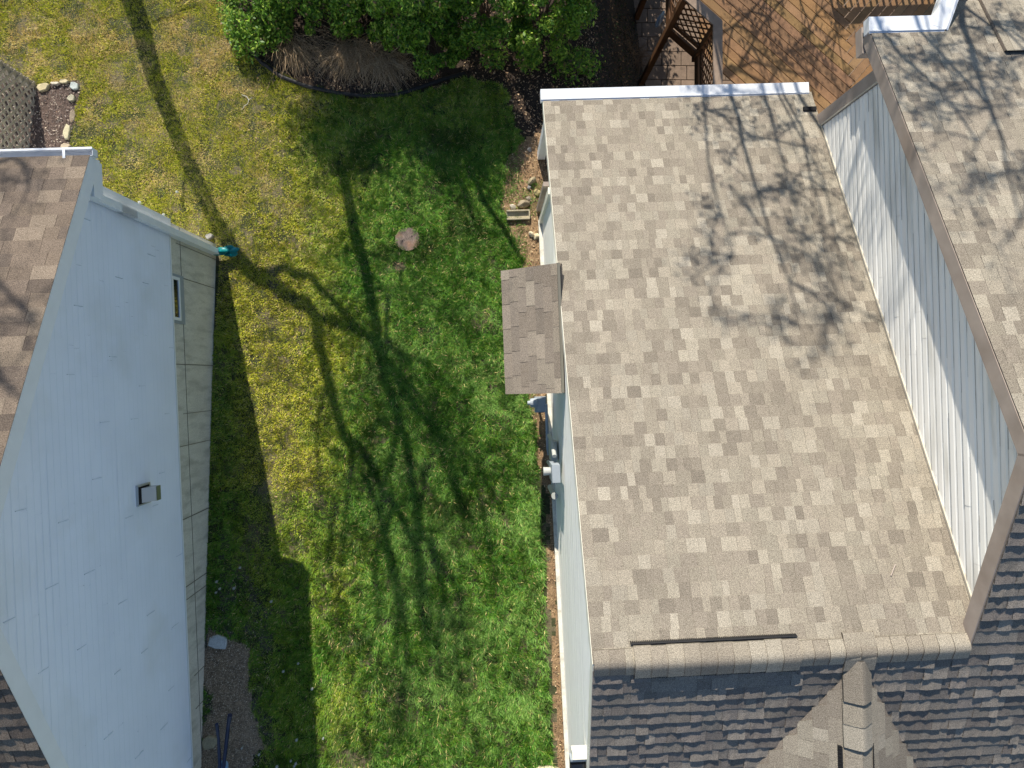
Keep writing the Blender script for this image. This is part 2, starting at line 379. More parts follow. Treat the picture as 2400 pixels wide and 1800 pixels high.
# ------------------------------------------------------------ siding: lapped courses on a wall plane
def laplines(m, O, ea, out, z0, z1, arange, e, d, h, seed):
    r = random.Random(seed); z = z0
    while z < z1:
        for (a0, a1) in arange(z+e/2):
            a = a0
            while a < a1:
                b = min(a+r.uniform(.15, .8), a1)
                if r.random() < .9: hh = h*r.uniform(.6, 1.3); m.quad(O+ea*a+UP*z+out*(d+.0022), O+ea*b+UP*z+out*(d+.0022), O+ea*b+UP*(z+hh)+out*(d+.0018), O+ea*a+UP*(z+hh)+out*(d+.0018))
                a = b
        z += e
def lap(m, O, ea, out, z0, z1, arange, e=.1016, d=.011, seed=1, seg=3.6, jog=.0025, dutch=False):
    r = random.Random(seed); z = z0; k = 0
    while z < z1:
        zt = min(z+e, z1)
        for (a0, a1) in arange((z+zt)/2):
            a = a0; b = a0+r.uniform(.3, seg)
            while a < a1-1e-3:
                b = min(b, a1); off = r.uniform(-1, 1)*jog*.4+(jog if k % 2 else 0)*0
                A = O+ea*a; B = O+ea*b
                if k % 2 == 0: lo = getattr(m, '_lo', 0)
                if dutch:
                    zm = z+(zt-z)*.6
                    m.quad(A+UP*z+out*(d+off), B+UP*z+out*(d+off), B+UP*zm+out*(d*.88+off), A+UP*zm+out*(d*.88+off)); m.quad(A+UP*zm+out*(d*.88+off), B+UP*zm+out*(d*.88+off), B+UP*zt+out*(.001+off), A+UP*zt+out*(.001+off))
                else: m.quad(A+UP*z+out*(d+off), B+UP*z+out*(d+off), B+UP*zt+out*(.002+off), A+UP*zt+out*(.002+off))
                m.quad(A+UP*z+out*(-.002), B+UP*z+out*(-.002), B+UP*z+out*(d+off), A+UP*z+out*(d+off))
                m.quad(B+UP*z, B+UP*z+out*(d+off), B+UP*zt+out*(.002+off), B+UP*zt)
                a = b+.0015; b = a+seg
        z += e; k += 1

# ============================================================ RIGHT HOUSE
rh = thing('house', HR(2, 0, .5), 'white sided house with tan shingle roofs on several levels, right of the lawn', 'house')
SB = .5; SF = .455; ZR = 4.18; ZP = 5.05; BP = -(ZP-ZR)/SF        # slopes, ridge heights
AW = 3.74; AR = 3.585; AX = 9.0; EB = -6.52
esb = (e2*1+UP*SB).normalized(); nb = math.sqrt(1+SB*SB)         # up the back slope (towards +b)
esf = (e2*-1+UP*SF).normalized(); nf = math.sqrt(1+SF*SF)
# main roof, back slope
m = MB(); slab(m, [HR(0, EB, ZR+SB*EB), HR(AW, EB, ZR+SB*EB), HR(AW, 0, ZR), HR(0, 0, ZR)], .13, (.2, .17, .14))
shingles(m, HR(0, EB, ZR+SB*EB), e1, esb, 0, -EB*nb-.02, lambda s: [(-.01, AW+.0)], TAN, seed=3, tlo=.003, thi=.0055)
m.build('main_roof', M['shingle'], rh)
# front slope: right part from the high ridge, left part from the low one
BF = 3.6
def fr(s):
    b = BF-(s+.1)/nf
    return [(-.01, AX)] if b > .02 else [(AR, AX)]
m = MB(); slab(m, [HR(0, BF, ZR-SF*BF), HR(0, .03, ZR-SF*.03), HR(AR, .03, ZR-SF*.03), HR(AR, BP, ZP), HR(AX, BP, ZP), HR(AX, BF, ZR-SF*BF)], .13, (.2, .17, .14))
shingles(m, HR(0, BF, ZR-SF*BF), e1, esf, 0, (BF-BP)*nf-.02, fr, [(.21, .185, .158), (.185, .162, .142), (.24, .21, .178), (.20, .172, .15)], seed=5, tlo=.007, thi=.0125, wlo=.07, whi=.30, wavy=.012)
m.build('front_roof', M['shingle'], rh)
# upper roof, back slope of the high part
EU = -6.48; zu = lambda b: ZP+SB*(b-BP)
m = MB(); slab(m, [HR(AR, EU, zu(EU)), HR(4.42, EU, zu(EU)), HR(5.3, EU-2.2, zu(EU-2.2)), HR(AX, EU-2.2, zu(EU-2.2)), HR(AX, BP, ZP), HR(AR, BP, ZP)], .13, (.2, .17, .14))
def ur(s):
    b = EU-2.2+s/nb
    if b < EU: return [(4.42+(EU-b)*.4, AX)]
    return [(AR-.01, AX)]
shingles(m, HR(0, EU-2.2, zu(EU-2.2)), e1, esb, 0, (BP-EU+2.2)*nb-.02, ur, TAN, seed=9, tlo=.003, thi=.0055)
# overlapping raised courses near the top of the photo
bb0 = EU+.35
for (aa, ab, b0, b1) in ((4.98, AX, bb0-2.2, bb0),):
    q = [HR(aa, b0, zu(b0)+.012), HR(ab, b0, zu(b0)+.012), HR(ab, b1, zu(b1)+.012), HR(aa, b1, zu(b1)+.012)]
    m.prism(q, UP*.03, (.24, .2, .17))
    shingles(m, HR(aa, b0, zu(b0)+.046), e1, esb, 0, (b1-b0)*nb, lambda s: [(0, ab-aa)], TAN, seed=19, e=.31, tab=.155, tlo=.003, thi=.004)
m.build('upper_roof', M['shingle'], rh)
# cross gable running forward from the low ridge
AG = 2.53; ZG = 4.15; SG = .72
def gpt(a, b): return HR(a, b, ZG-SG*abs(a-AG))
def gwid(b): return max(0.05, ((ZG-(ZR-SF*b))/SG))
for side, nm in ((-1, 'left'), (1, 'right')):
    m = MB(); b = .14; e = .143; r = random.Random(4+side)
    es = (e1*-side+UP*SG).normalized(); nrm = (e1*side*SG+UP).normalized(); ng = math.sqrt(1+SG*SG)
    kmax = int(1.9/e)
    BG = 3.6
    m.poly([HR(AG, .1, ZG)-nrm*.004, HR(AG, BG, ZG)-nrm*.004, HR(AG+side*gwid(BG), BG, ZG-SG*gwid(BG))-nrm*.004] if side > 0 else [HR(AG, .1, ZG)-nrm*.004, HR(AG+side*gwid(BG), BG, ZG-SG*gwid(BG))-nrm*.004, HR(AG, BG, ZG)-nrm*.004], (.2, .17, .14))
    for k in range(kmax):
        w0 = k*e/ng; w1 = (k+1)*e/ng+.01            # horizontal distances below ridge line
        bs = max(.12, (w1*SG-(ZG-ZR))/SF)           # valley start
        bb = bs
        while bb < BG:
            bl = min(bb+r.uniform(.12, .3), BG); col = r.choice(TAN); q = r.uniform(.95, 1.1); col = tuple(x*q for x in col); t = r.choice((.004, .0075))
            bs0 = max(bb, (w1*SG-(ZG-ZR))/SF-.02)
            A = HR(AG+side*w1, bb, ZG-SG*w1)+nrm*t; B = HR(AG+side*w1, bl-.002, ZG-SG*w1)+nrm*t
            C = HR(AG+side*w0, bl-.002, ZG-SG*w0)+nrm*.001; D = HR(AG+side*w0, max(bb-(.06 if bb == bs else 0), .1), ZG-SG*w0)+nrm*.001
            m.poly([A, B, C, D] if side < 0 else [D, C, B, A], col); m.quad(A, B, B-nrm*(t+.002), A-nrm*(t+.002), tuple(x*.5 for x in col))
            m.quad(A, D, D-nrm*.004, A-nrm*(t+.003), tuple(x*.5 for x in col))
            bb = bl
    m.build('cross_gable_slope', M['shingle'], rh)
# ridge caps
m = MB(); dl = (e2*-1-UP*SB).normalized(); dr = (e2*1-UP*SF).normalized()
caps(m, HR(.0, 0, ZR+.012), HR(AR-.02, 0, ZR+.012), dl, dr, .135, .143, TAN, 21)
caps(m, HR(AR, BP, ZP+.012), HR(AX, BP, ZP+.012), dl, dr, .15, .143, TAN, 22)
caps(m, HR(AG, 3.6, ZG+.03), HR(AG, 1.25, ZG+.03), (e1*-1-UP*SG).normalized(), (e1-UP*SG).normalized(), .185, .2, TAN, 23)
caps(m, HR(AG, .5, ZG+.03), HR(AG, .1, ZG+.03), (e1*-1-UP*SG).normalized(), (e1-UP*SG).normalized(), .17, .24, TAN, 24)
caps(m, HR(AG, .95, ZG+.012), HR(AG, .5, ZG+.012), (e1*-1-UP*SG).normalized(), (e1-UP*SG).normalized(), .17, .22, TAN, 25)
for a_, b_, h_, c_ in ((-.15, .15, .036, TAN[0]),):
    for (u0, u1) in ((-.17, -.06), (-.06, .0), (.0, .07), (.07, .2)):
        zz = lambda u: (ZR+SB*u if u < 0 else ZR-SF*u)+h_-.012*max(0, 1-abs(u)/.07)
        m.quad(HR(AG+a_, u1, zz(u1)), HR(AG+b_, u1, zz(u1)), HR(AG+b_, u0, zz(u0)), HR(AG+a_, u0, zz(u0)), c_)
        for q_ in (a_, b_): m.quad(HR(AG+q_, u1, zz(u1)), HR(AG+q_, u0, zz(u0)), HR(AG+q_, u0, zz(u0)-.03), HR(AG+q_, u1, zz(u1)-.03), (.12, .1, .08))
m.build('ridge_caps', M['shingle'], rh)
# raised ridge vents with black baffles
m = MB(); caps(m, HR(.38, 0, ZR+.045), HR(1.93, 0, ZR+.045), dl, dr, .165, .143, TAN, 31); m.build('ridge_vent_caps', M['shingle'], rh)
m = MB()
def baffle(p, q, out, h=.032, dpt=.022, n=None):
    L = (q-p).length; d = (q-p)/L; n = n or int(L/.018)
    m.box(p-UP*.01, q-p, out*.010, UP*h)
    for i in range(n):
        a = p+d*(i*L/n)-UP*.01+out*.010; m.box(a, d*(L/n*.5), out*(dpt-.01), UP*h*(1 if i % 2 else .8))
baffle(HR(.36, 0, ZR)+dl*.175+UP*.012, HR(1.95, 0, ZR)+dl*.175+UP*.012, dl)
baffle(HR(.38, 0, ZR)+dr*.172+UP*.008, HR(1.93, 0, ZR)+dr*.172+UP*.008, dr)
gl = (e1*-1-UP*SG).normalized(); gr = (e1-UP*SG).normalized()
baffle(HR(AG, .95, ZG)+gl*.19+UP*.012, HR(AG, 3.6, ZG)+gl*.19+UP*.012, gl, h=.035, dpt=.035)
baffle(HR(AG, .95, ZG)+gr*.19+UP*.004, HR(AG, 3.6, ZG)+gr*.19+UP*.004, gr, h=.02, dpt=.02)
m.build('vent_baffle', M['black'], rh)
# gutters with guards
def gutter(m, p, q, out, w=.13, dpt=.11, guard=True):
    d = (q-p); up = UP
    m.box(p-up*dpt, d, out*w, up*.006); m.box(p-up*dpt+out*(w-.004), d, out*.004, up*(dpt+.004)); m.box(p-up*dpt, d, out*.004, up*dpt)
    for e_ in (p, q-d.normalized()*.004): m.box(e_-up*dpt, d.normalized()*.004, out*w, up*dpt)
    if guard: m.box(p+up*.004-out*.02, d, out*(w+.018), up*.008); m.box(p+up*.012+out*.0, d, out*.014, up*.01)
zb = ZR+SB*EB
m = MB(); gutter(m, HR(-.04, EB+.02, zb+.01), HR(AW-.04, EB+.02, zb+.01), -e2, w=.15); 
for a in (.85, 1.7, 2.5, 3.3): m.box(HR(a, EB+.02, zb+.022), e1*.004, -e2*.15, UP*.004)
m.build('gutter', M['guard'], rh)
m = MB(); zz = zu(EU); gutter(m, HR(AR-.03, EU+.02, zz+.01), HR(4.42, EU+.02, zz+.01), -e2, w=.17)
pA = HR(4.44, EU+.02, zz+.012); pB = HR(5.32, EU-2.2, zz-.2); dd = (pB-pA).normalized(); oo = Vector((-dd.y, dd.x, 0)).normalized()
pB = HR(5.32, EU-2.2, zz+.0); gutter(m, pA, pB, oo if oo.dot(e1) < 0 else -oo, w=.17)
m.build('gutter', M['guard'], rh)
# left gable wall of the house
AL = .025
def topz(b): return (ZR+SB*b if b < 0 else ZR-SF*b)-.13
def wall_rng(z):
    b0 = max(-5.12, (z+.13-ZR)/SB); b1 = min(5.0, (ZR-.13-z)/SF); return [(b0, b1)] if b1 > b0+.02 else []
m = MB(); outL = -e1
m.prism([HR(AL, -5.12, -4), HR(AL, 5., -4), HR(AL, 5., topz(5.)), HR(AL, 0, topz(0)), HR(AL, -5.12, topz(-5.12))], e1*.2)
m2 = MB(); 
def clipped(z):
    out = []
    for (b0, b1) in wall_rng(z):
        out.append((b0, b1))
    return out
lap(m2, HR(AL, 0, 0), e2, outL, -.15, 4.05, clipped, e=.1016, d=.017, seed=5, dutch=True)
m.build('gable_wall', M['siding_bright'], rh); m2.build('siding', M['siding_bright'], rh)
m = MB()                                              # concrete footing strip, stepping with the lawn
nb_ = 14
for k in range(nb_):
    b0 = -5.13+10.13*k/nb_; b1 = -5.13+10.13*(k+1)/nb_; g0, g1 = (float(gz(HR(0, b, 0).x, HR(0, b, 0).y))+.09 for b in (b0, b1))
    m.prism([HR(-.04, b0, g0-1), HR(-.04, b1-.0005, g1-1), HR(-.04, b1-.0005, g1), HR(-.04, b0, g0)], e1*.06)
m.build('footing', M['concrete'], rh)
m = MB()                                              # corner board and frieze under the rake
m.box(HR(-.03, -5.16, -2), e1*.12, e2*.09, UP*(topz(-5.15)+2))
m.box(HR(-.012, EB, zb-.16), e1*.022, HR(0, 0, ZR)-HR(0, EB, zb), UP*.15); m.box(HR(-.012, 0, ZR-.16), e1*.022, HR(0, BF, ZR-SF*BF)-HR(0, 0, ZR), UP*.15)
m.build('rake_trim', M['cream'], rh)
# porch post and beam carrying the deep back overhang
m = MB(); m.box(HR(-.0, EB+.25, -4.5), e1*.12, e2*.12, UP*(zb+4.4)); m.box(HR(0, EB+.25, zb-.25), e1*3.6, e2*.12, UP*.13)
m.build('porch_post', M['trimw'], rh)
# back walls below
m = MB(); m.box(HR(AL+.2, -5.10, -5), e1*(AW-.2), e2*.2, UP*(topz(-5.1)+5)); m.box(HR(AW, -5.95, -5), e1*5, e2*.2, UP*(zu(-5.95)-.15+5)); m.build('back_wall', M['siding'], rh)
# upper gable wall standing above the main roof
m = MB(); m.prism([HR(AW, -6.0, -5), HR(AW, 1.9, -.5), HR(AW, 1.9, ZR-SF*1.9-.14), HR(AW, BP, ZP-.14), HR(AW, -6.0, zu(-6.0)-.14)], e1*.2)
m.build('upper_gable_wall', M['siding_old'], rh)
m = MB()
def urng(z):
    b0 = max(-5.93, BP-(ZP-.12-z)/SB); b1 = min(2*(ZP-z)/SF+BP, BP+(ZP-.12-z)/SF)
    lim = (z+.13-ZR)/SB
    b1 = min(b1, max(lim, -99)) if lim < 0 else b1
    b0_ = b0
    return [(b0_, b1)] if b1 > b0_+.02 else []
lap(m, HR(AW, 0, 0), e2, -e1, 1.2, 5.0, urng, e=.1016, d=.017, seed=8, seg=3.6, jog=.004, dutch=True)
us_ = m.build('upper_siding', M['siding_old'], rh)
m = MB(); laplines(m, HR(AW, 0, 0), e2, -e1, 1.2, 5.0, urng, .1016, .019, .0055, 4); m.build('lap_dirt_shade', M['lapdirt_shade'], us_)  # dark strips at the laps: grime and butt shadow both put into colour
m = MB()                                              # corner board, flashing and rake fascia
m.box(HR(AW-.028, -6.12, .2), e1*.06, e2*.16, UP*(zu(-6.1)-.2-.2)); m.build('corner_board', M['trimt'], rh)
m = MB(); m.box(HR(AW-.034, -5.96, .3), e1*.012, e2*.02, UP*2.6); m.box(HR(AW-.03, -5.95, ZR-SB*5.95+.012), e1*.02, HR(0, -.25, ZR-SB*.25)-HR(0, -5.95, ZR-SB*5.95), UP*.03)
m.build('step_flashing', M['flash'], rh)
m = MB()
m.box(HR(AR-.012, EU+.02, zu(EU)-.18), e1*.024, HR(0, BP, ZP)-HR(0, EU, zu(EU)), UP*.175)
m.box(HR(AR-.012, BP, ZP-.18), e1*.024, HR(0, .12, ZR-SF*.12)-HR(0, BP, ZP), UP*.175)
m.build('rake_fascia', M['trimt'], rh)
m = MB()                                              # cornice return box at the back corner of the high eave
m.box(HR(AR-.02, EU-.12, zu(EU)-.30), e1*.3, e2*.3, UP*.14); m.build('eave_return', M['trimt'], rh)
m = MB()
m.box(HR(AR+.012, EU+.02, zu(EU)-.15), e1*(AW-AR), HR(0, BP, ZP)-HR(0, EU, zu(EU)), UP*.012); m.box(HR(AR+.012, BP, ZP-.15), e1*(AW-AR), HR(0, 0, ZR)-HR(0, BP, ZP), UP*.012)
m.build('soffit', M['trimw'], rh)
# shed roof (canopy) on the left wall
CZ = 2.36; CS = .74; CW = .69; cb0, cb1 = -4.03, -2.50
m = MB(); n_c = math.sqrt(1+CS*CS); ec = (e1+UP*CS).normalized()
cO = HR(-CW, cb0, CZ-CS*CW)
slab(m, [cO, HR(-CW, cb1, CZ-CS*CW), HR(0-.005, cb1, CZ), HR(-.005, cb0, CZ)], .06, (.2, .17, .14))
shingles(m, HR(-CW, 0, CZ-CS*CW), e2, ec, 0, CW*n_c, lambda s: [(cb0-.01, cb1+.01)], [(.265, .225, .180), (.245, .205, .165), (.285, .245, .195), (.225, .19, .155)], e=.122, tab=.305, tlo=.004, thi=.0055, seed=41, gap=.0032)
can = m.build('canopy_roof', M['shingle'], rh)
m = MB(); m.box(HR(-.035, cb0, CZ-.005), e1*.03, e2*(cb1-cb0), UP*.055); m.build('canopy_flashing', M['seam'], can)
m = MB(); m.prism([HR(0, cb0+.06, CZ-.1), HR(-CW+.08, cb0+.06, CZ-CS*CW-.04), HR(-CW+.08, cb0+.06, CZ-CS*CW-.18), HR(0, cb0+.06, CZ-.9)], e2*(cb1-cb0-.12)); m.build('canopy_bracket', M['trimw'], can)
def window(m_f, m_p, O, ea, out, w, h, fr=.05, prd=.03):
    for (a, z, ww, hh) in ((0, 0, w, fr), (0, h-fr, w, fr), (0, fr, fr, h-2*fr), (w-fr, fr, fr, h-2*fr)):
        m_f.box(O+ea*a+UP*z, ea*ww, out*prd, UP*hh)
    m_p.box(O+ea*fr+UP*fr+out*.006, ea*(w-2*fr), out*.006, UP*(h-2*fr))
# flood lamp high on the wall near the bottom edge
fl = thing('wall_lamp', HR(AL-.02, 1.45, 3.2), 'white and black outdoor lamp fixed high on the white wall at the bottom edge', 'lamp')
m = MB(); m.box(HR(-.145, 1.31, 3.12), e1*.155, e2*.085, UP*.13); m.build('mounting_box', M['cream'], fl)
m = MB(); prof = [HR(-.165, 1.40+.05*math.sin(t_), 3.17+.07*math.cos(t_)) for t_ in np.linspace(0, math.pi, 9)]; m.prism(prof, e1*.17); m.build('hood', M['meterg'], fl)
m = MB(); m.box(HR(-.165, 1.43, 3.10), e1*.165, e2*.22, UP*.10); m.build('body', M['black'], fl)
m = MB(); m.box(HR(-.15, 1.47, 3.202), e1*.13, e2*.15, UP*.01); m.build('glass', M['glass'], fl)
# small roof items
m = MB(); p = HR(2.9+.1, -.62, ZR-SB*.62+.02); m.tube([p, p+e1*.07+e2*-.1+UP*-.04], .006, 6); m.build('loose_shingle_strip', M['trimt'], rh)
m = MB(); m.box(HR(AW-.2, EB+.27, zb+.16), e1*.18, e2*.05, UP*.03); m.build('roof_bracket', M['dark'], rh)

# utilities on the left wall of the right house
def onwall(px, py, off=.0):                          # point where the view ray meets the plane a = -off
    w = R3 @ Vector(((px-1200)/F, (900-py)/F, -1)); c = Vector((0, 0, CH)); n = e1; q = RO+e1*(-off)
    t = (q-c).dot(n)/w.dot(n); return c+w*t
gm = thing('gas_meter', G(1262, 950), 'grey gas meter with its pipe in the shade beside the lean-to roof', 'gas meter')
p = G(1262, 945); p.z += .42
m = MB(); m.cbox(p, e1*.16, e2*.22, UP*.26); m.cbox(p+UP*.135, e1*.13, e2*.18, UP*.03); m.build('body', M['meterg'], gm)
m = MB(); m.tube([p-e1*.05+e2*-.03+UP*.10, p-e1*.15+e2*-.03+UP*.10], [.075, .06], 16); m.tube([p-e1*.15+e2*-.03+UP*.10, p-e1*.19+e2*-.03+UP*.1], [.035, .03], 12); m.build('regulator', M['meterg'], gm)
m = MB(); q = p+e1*.07+UP*.2
m.tube([p+e1*.07, q, q+e2*.62, q+e2*.70+UP*-.02, q+e2*.70+e1*.22], .022, 10); m.tube([p-e1*.02-UP*.1, p-e1*.02-UP*.6], .02, 8); m.build('pipe', M['meterg'], gm)
em = thing('electric_meter', G(1285, 1110), 'grey electric meter box with a round meter low on the white wall', 'electric meter')
p = onwall(1300, 1105, .1)
m = MB(); m.cbox(p, e1*.10, e2*.22, UP*.45); m.build('box', M['meterg'], em)
m = MB(); m.tube([p-e1*.05-UP*.05, p-e1*.14-UP*.05], [.05, .055], 18); m.build('meter_dial', M['pvc'], em)
m = MB(); m.tube([p-UP*.2, p-UP*1.0], .03, 10); m.tube([p+e2*-.2+UP*.05, p+e2*-.36+UP*-.2, p+e2*-.4+UP*-.7], .028, 10); m.build('conduit', M['pvc'], em)
cx = thing('cable_box', onwall(1293, 1070, .05), 'small pale cable box above the electric meter on the wall', 'cable box')
p = onwall(1296, 1055, .06); m = MB(); m.cbox(p, e1*.09, e2*.26, UP*.32); m.build('cover', M['pvc'], cx)
m = MB(); m.tube([p+UP*-.1, p+UP*-.7-e1*.02], .012, 6); m.build('cable', M['black'], cx)
cp = thing('conduit_pipe', onwall(1300, 1165, .05), 'short white vertical pipe on the wall below the electric meter', 'pipe')
p = onwall(1299, 1160, .07); m = MB(); m.tube([p+UP*.05, p-UP*.7], .038, 12); m.build('pipe', M['pvc'], cp)
m = MB(); m.tube([p+UP*.05, p+UP*.09], .045, 12); m.build('cap', M['pvc'], cp)

# downspout of the right house and splash block
dp = MB(); A = HR(-.02, -5.3, .55); B = HR(-.02, -5.22, -.36)
dp.box(HR(-.06, -5.34, -.42), e1*.085, e2*.06, UP*1.5); dp.build('downspout', M['trimt'], rh)
p = G(1226, 505); sbk = MB(); x = e1*.36; y = e2*.15
sbk.box(p-x*.72-y*.5+UP*.01, x, y, UP*.03); sbk.box(p-x*.72-y*.5+UP*.035, x, y*.14, UP*.05); sbk.box(p-x*.72+y*.36+UP*.035, x, y*.14, UP*.05); sbk.box(p+x*.24-y*.36+UP*.035, x*.05, y*.72, UP*.05)
o = sbk.build('splash_block', M['stone']); 
at = o.data.color_attributes.new('Col', 'FLOAT_COLOR', 'CORNER'); at.data.foreach_set('color', np.tile([.40, .35, .24, 1], len(o.data.loops)).astype(np.float32))
tag(o, 'tan concrete splash block under the downspout at the corner of the right house', 'splash block')

# ============================================================ LEFT HOUSE
lh = thing('house', HL(-1.5, 0, .3), 'house with a broad blue-white gable wall over a concrete foundation, left edge', 'house')
ZL = 5.67; SL = .51; LW = -.375; EL = -3.665; nl = math.sqrt(1+SL*SL)
esl = (e2+UP*SL).normalized(); esl2 = (-e2+UP*SL).normalized()
m = MB(); slab(m, [HL(0, EL, ZL+SL*EL), HL(0, 0, ZL), HL(-8, 0, ZL), HL(-8, EL, ZL+SL*EL)], .13, (.12, .09, .08))
shingles(m, HL(0, EL, ZL+SL*EL), e1, esl, 0, -EL*nl-.02, lambda s: [(-8, .012)], BRN, seed=51, tlo=.003, thi=.005, wlo=.12, whi=.34)
m.build('back_roof', M['shingle'], lh)
m = MB(); slab(m, [HL(0, -EL+1, ZL-SL*(-EL+1)), HL(0, 0.0, ZL), HL(-8, 0.0, ZL), HL(-8, -EL+1, ZL-SL*(-EL+1))], .13, (.12, .09, .08))
shingles(m, HL(0, -EL+1, ZL-SL*(-EL+1)), e1, esl2, 0, (-EL+1)*nl-.02, lambda s: [(-8, .012)], BRN, seed=52, tlo=.005, thi=.0105, wavy=.009)
m.build('front_roof', M['shingle'], lh)
m = MB(); caps(m, HL(0, 0, ZL+.012), HL(-8, 0, ZL+.012), (-e2-UP*SL).normalized(), (e2-UP*SL).normalized(), .15, .143, BRN, 53); m.build('ridge_caps', M['shingle'], lh)
# rake boards
m = MB(); zl = ZL+SL*EL
m.box(HL(-.02, EL, zl-.19), e1*.022, HL(0, -1.12, ZL-SL*1.12)-HL(0, EL, zl), UP*.18); m.box(HL(-.017, -1.125, ZL-SL*1.125-.19), e1*.022, HL(0, 0, ZL)-HL(0, -1.125, ZL-SL*1.125), UP*.18)
m.box(HL(-.02, 0, ZL-.19), e1*.022, HL(0, -EL+1, ZL-SL*(-EL+1))-HL(0, 0, ZL), UP*.18)
m.build('rake_board', M['trimw'], lh)
m = MB(); m.box(HL(LW, EL, zl-.19), e1*-LW, HL(0, 0, ZL)-HL(0, EL, zl), UP*.012); m.box(HL(LW, 0, ZL-.19), e1*-LW, HL(0, -EL+1, ZL-SL*(-EL+1))-HL(0, 0, ZL), UP*.012); m.build('soffit', M['trimw'], lh)
# eave return box
m = MB(); m.box(HL(LW+.02, EL+.01, zl-.25), e1*(-LW-.035), e2*.36, UP*.16); m.build('eave_return', M['trimw'], lh)
# gutter at the back eave (open, with hangers)
m = MB(); p = HL(-8, EL, zl-.01); q = HL(.03, EL, zl-.01); gutter(m, p, q, -e2, w=.075, dpt=.09, guard=False); m.box(p-e2*.063+UP*.0, q-p, -e2*.02, UP*.008)
g = m.build('gutter', M['guard'], lh)
m = MB(); 
for a in (-.24, -1.0, -1.8):
    m = MB(); m.box(HL(a, EL+.03, zl+.012), e1*.025, -e2*.095, UP*.006); m.build('hanger', M['trimw'], g)
# gable wall, siding, foundation
ZF = 1.32; CB = -3.60
def tl(b): return ZL-SL*abs(b)-.18
m = MB(); m.prism([HL(LW, CB, ZF), HL(LW, 5.6, ZF), HL(LW, 5.6, tl(5.6)), HL(LW, 0, tl(0)), HL(LW, CB, tl(CB))], -e1*.2)
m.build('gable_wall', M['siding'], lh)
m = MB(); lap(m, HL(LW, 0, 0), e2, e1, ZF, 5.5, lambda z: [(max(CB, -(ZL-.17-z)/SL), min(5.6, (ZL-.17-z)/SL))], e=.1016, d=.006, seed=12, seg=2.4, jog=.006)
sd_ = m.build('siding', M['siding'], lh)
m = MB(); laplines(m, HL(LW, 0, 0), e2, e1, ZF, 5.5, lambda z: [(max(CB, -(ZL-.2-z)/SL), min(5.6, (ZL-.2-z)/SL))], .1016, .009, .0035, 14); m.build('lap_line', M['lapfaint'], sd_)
m = MB(); r = random.Random(15)
for k in range(20):
    z = ZF+.2032*k; off = (k*.83) % 2.7+r.uniform(-.4, .4)
    for b in np.arange(-5+off, 5.5, 2.7):
        if abs(b) < (ZL-.45-z)/SL and b > CB+.1: m = MB(); m.box(HL(LW+.004, b, z+.01), e1*.0075, e2*.004, UP*r.uniform(.12, .19)); m.build('siding_joint', M['joint'], sd_)
m = MB(); m.box(HL(LW+.0, CB-.015, ZF-.01), e1*.03, e2*.11, UP*(tl(CB)-ZF)); m.build('corner_board', M['trimw'], lh)
fb = HL(LW-.02, CB+.01, -2.5)
m = MB(); m.box(fb, e2*9.2, -e1*.25, UP*(2.5+ZF)); fnd = m.build('foundation', M['concrete'], lh)
m = MB(); r = random.Random(3)
for b in (-3.35, -2.9, -1.72, -1.05, -.62, .35, 1.25, 1.42, 2.5, 2.95, 3.8, 4.5, 5.2):
    m.box(HL(LW-.019, b, -1.), e1*.004, e2*r.uniform(.006, .012), UP*(ZF+1-(.0 if r.random() < .5 else .25)))
m.box(HL(LW-.019, CB+.02, ZF-.38), e1*.004, e2*9, UP*.008)
m.build('form_seam', M['seam'], fnd)
m = MB(); m.box(HL(LW-.019, CB, ZF-.035), e1*.03, e2*9.2, UP*.03); m.build('starter_strip', M['trimw'], lh)
m = MB(); m.box(HL(LW-.2, CB+.002, -2.5), e1*-7.8, e2*.2, UP*(2.5+tl(CB))); m.build('back_wall', M['siding'], lh)
# basement window
m = MB(); mp = MB(); wz = 1.05
m_s = MB(); m_s.box(HL(LW-.018, -2.92, .90), e1*.010, e2*.66, UP*.385); m_s.build('window_surround', M['meterg'], fnd)
window(m, mp, HL(LW-.019, -2.88, wz), e2, e1, .58, .235, .04, .025); fo = m.build('window', M['trimw'], lh); mp.build('pane', M['glass'], fo)
# vent hood
def onL(px, py, off=0):
    w = R3 @ Vector(((px-1200)/F, (900-py)/F, -1)); c = Vector((0, 0, CH)); q = LO+e1*(LW+off); return c+w*((q-c).dot(e1)/w.dot(e1))
p = onL(336, 1158, .02)
m = MB(); m.cbox(p, e1*.03, e2*.24, UP*.30); vh = m.build('vent_hood', M['steel'], lh)
m = MB(); m.cbox(p+e1*.02+UP*.02, e1*.012, e2*.2, UP*.24); m.build('vent_opening', M['dark'], vh)
m = MB(); m.prism([p+e1*.02+UP*.10-e2*.08, p+e1*.02-UP*.12-e2*.08, p+e1*.13-UP*.14-e2*.08, p+e1*.13-UP*.04-e2*.08], e2*.17); m.build('hood', M['steel'], vh)
m = MB(); m.box(p+e1*.132-UP*.145-e2*.08, e1*.004, e2*.17, UP*.1); m.build('flap', M['olive'], vh)
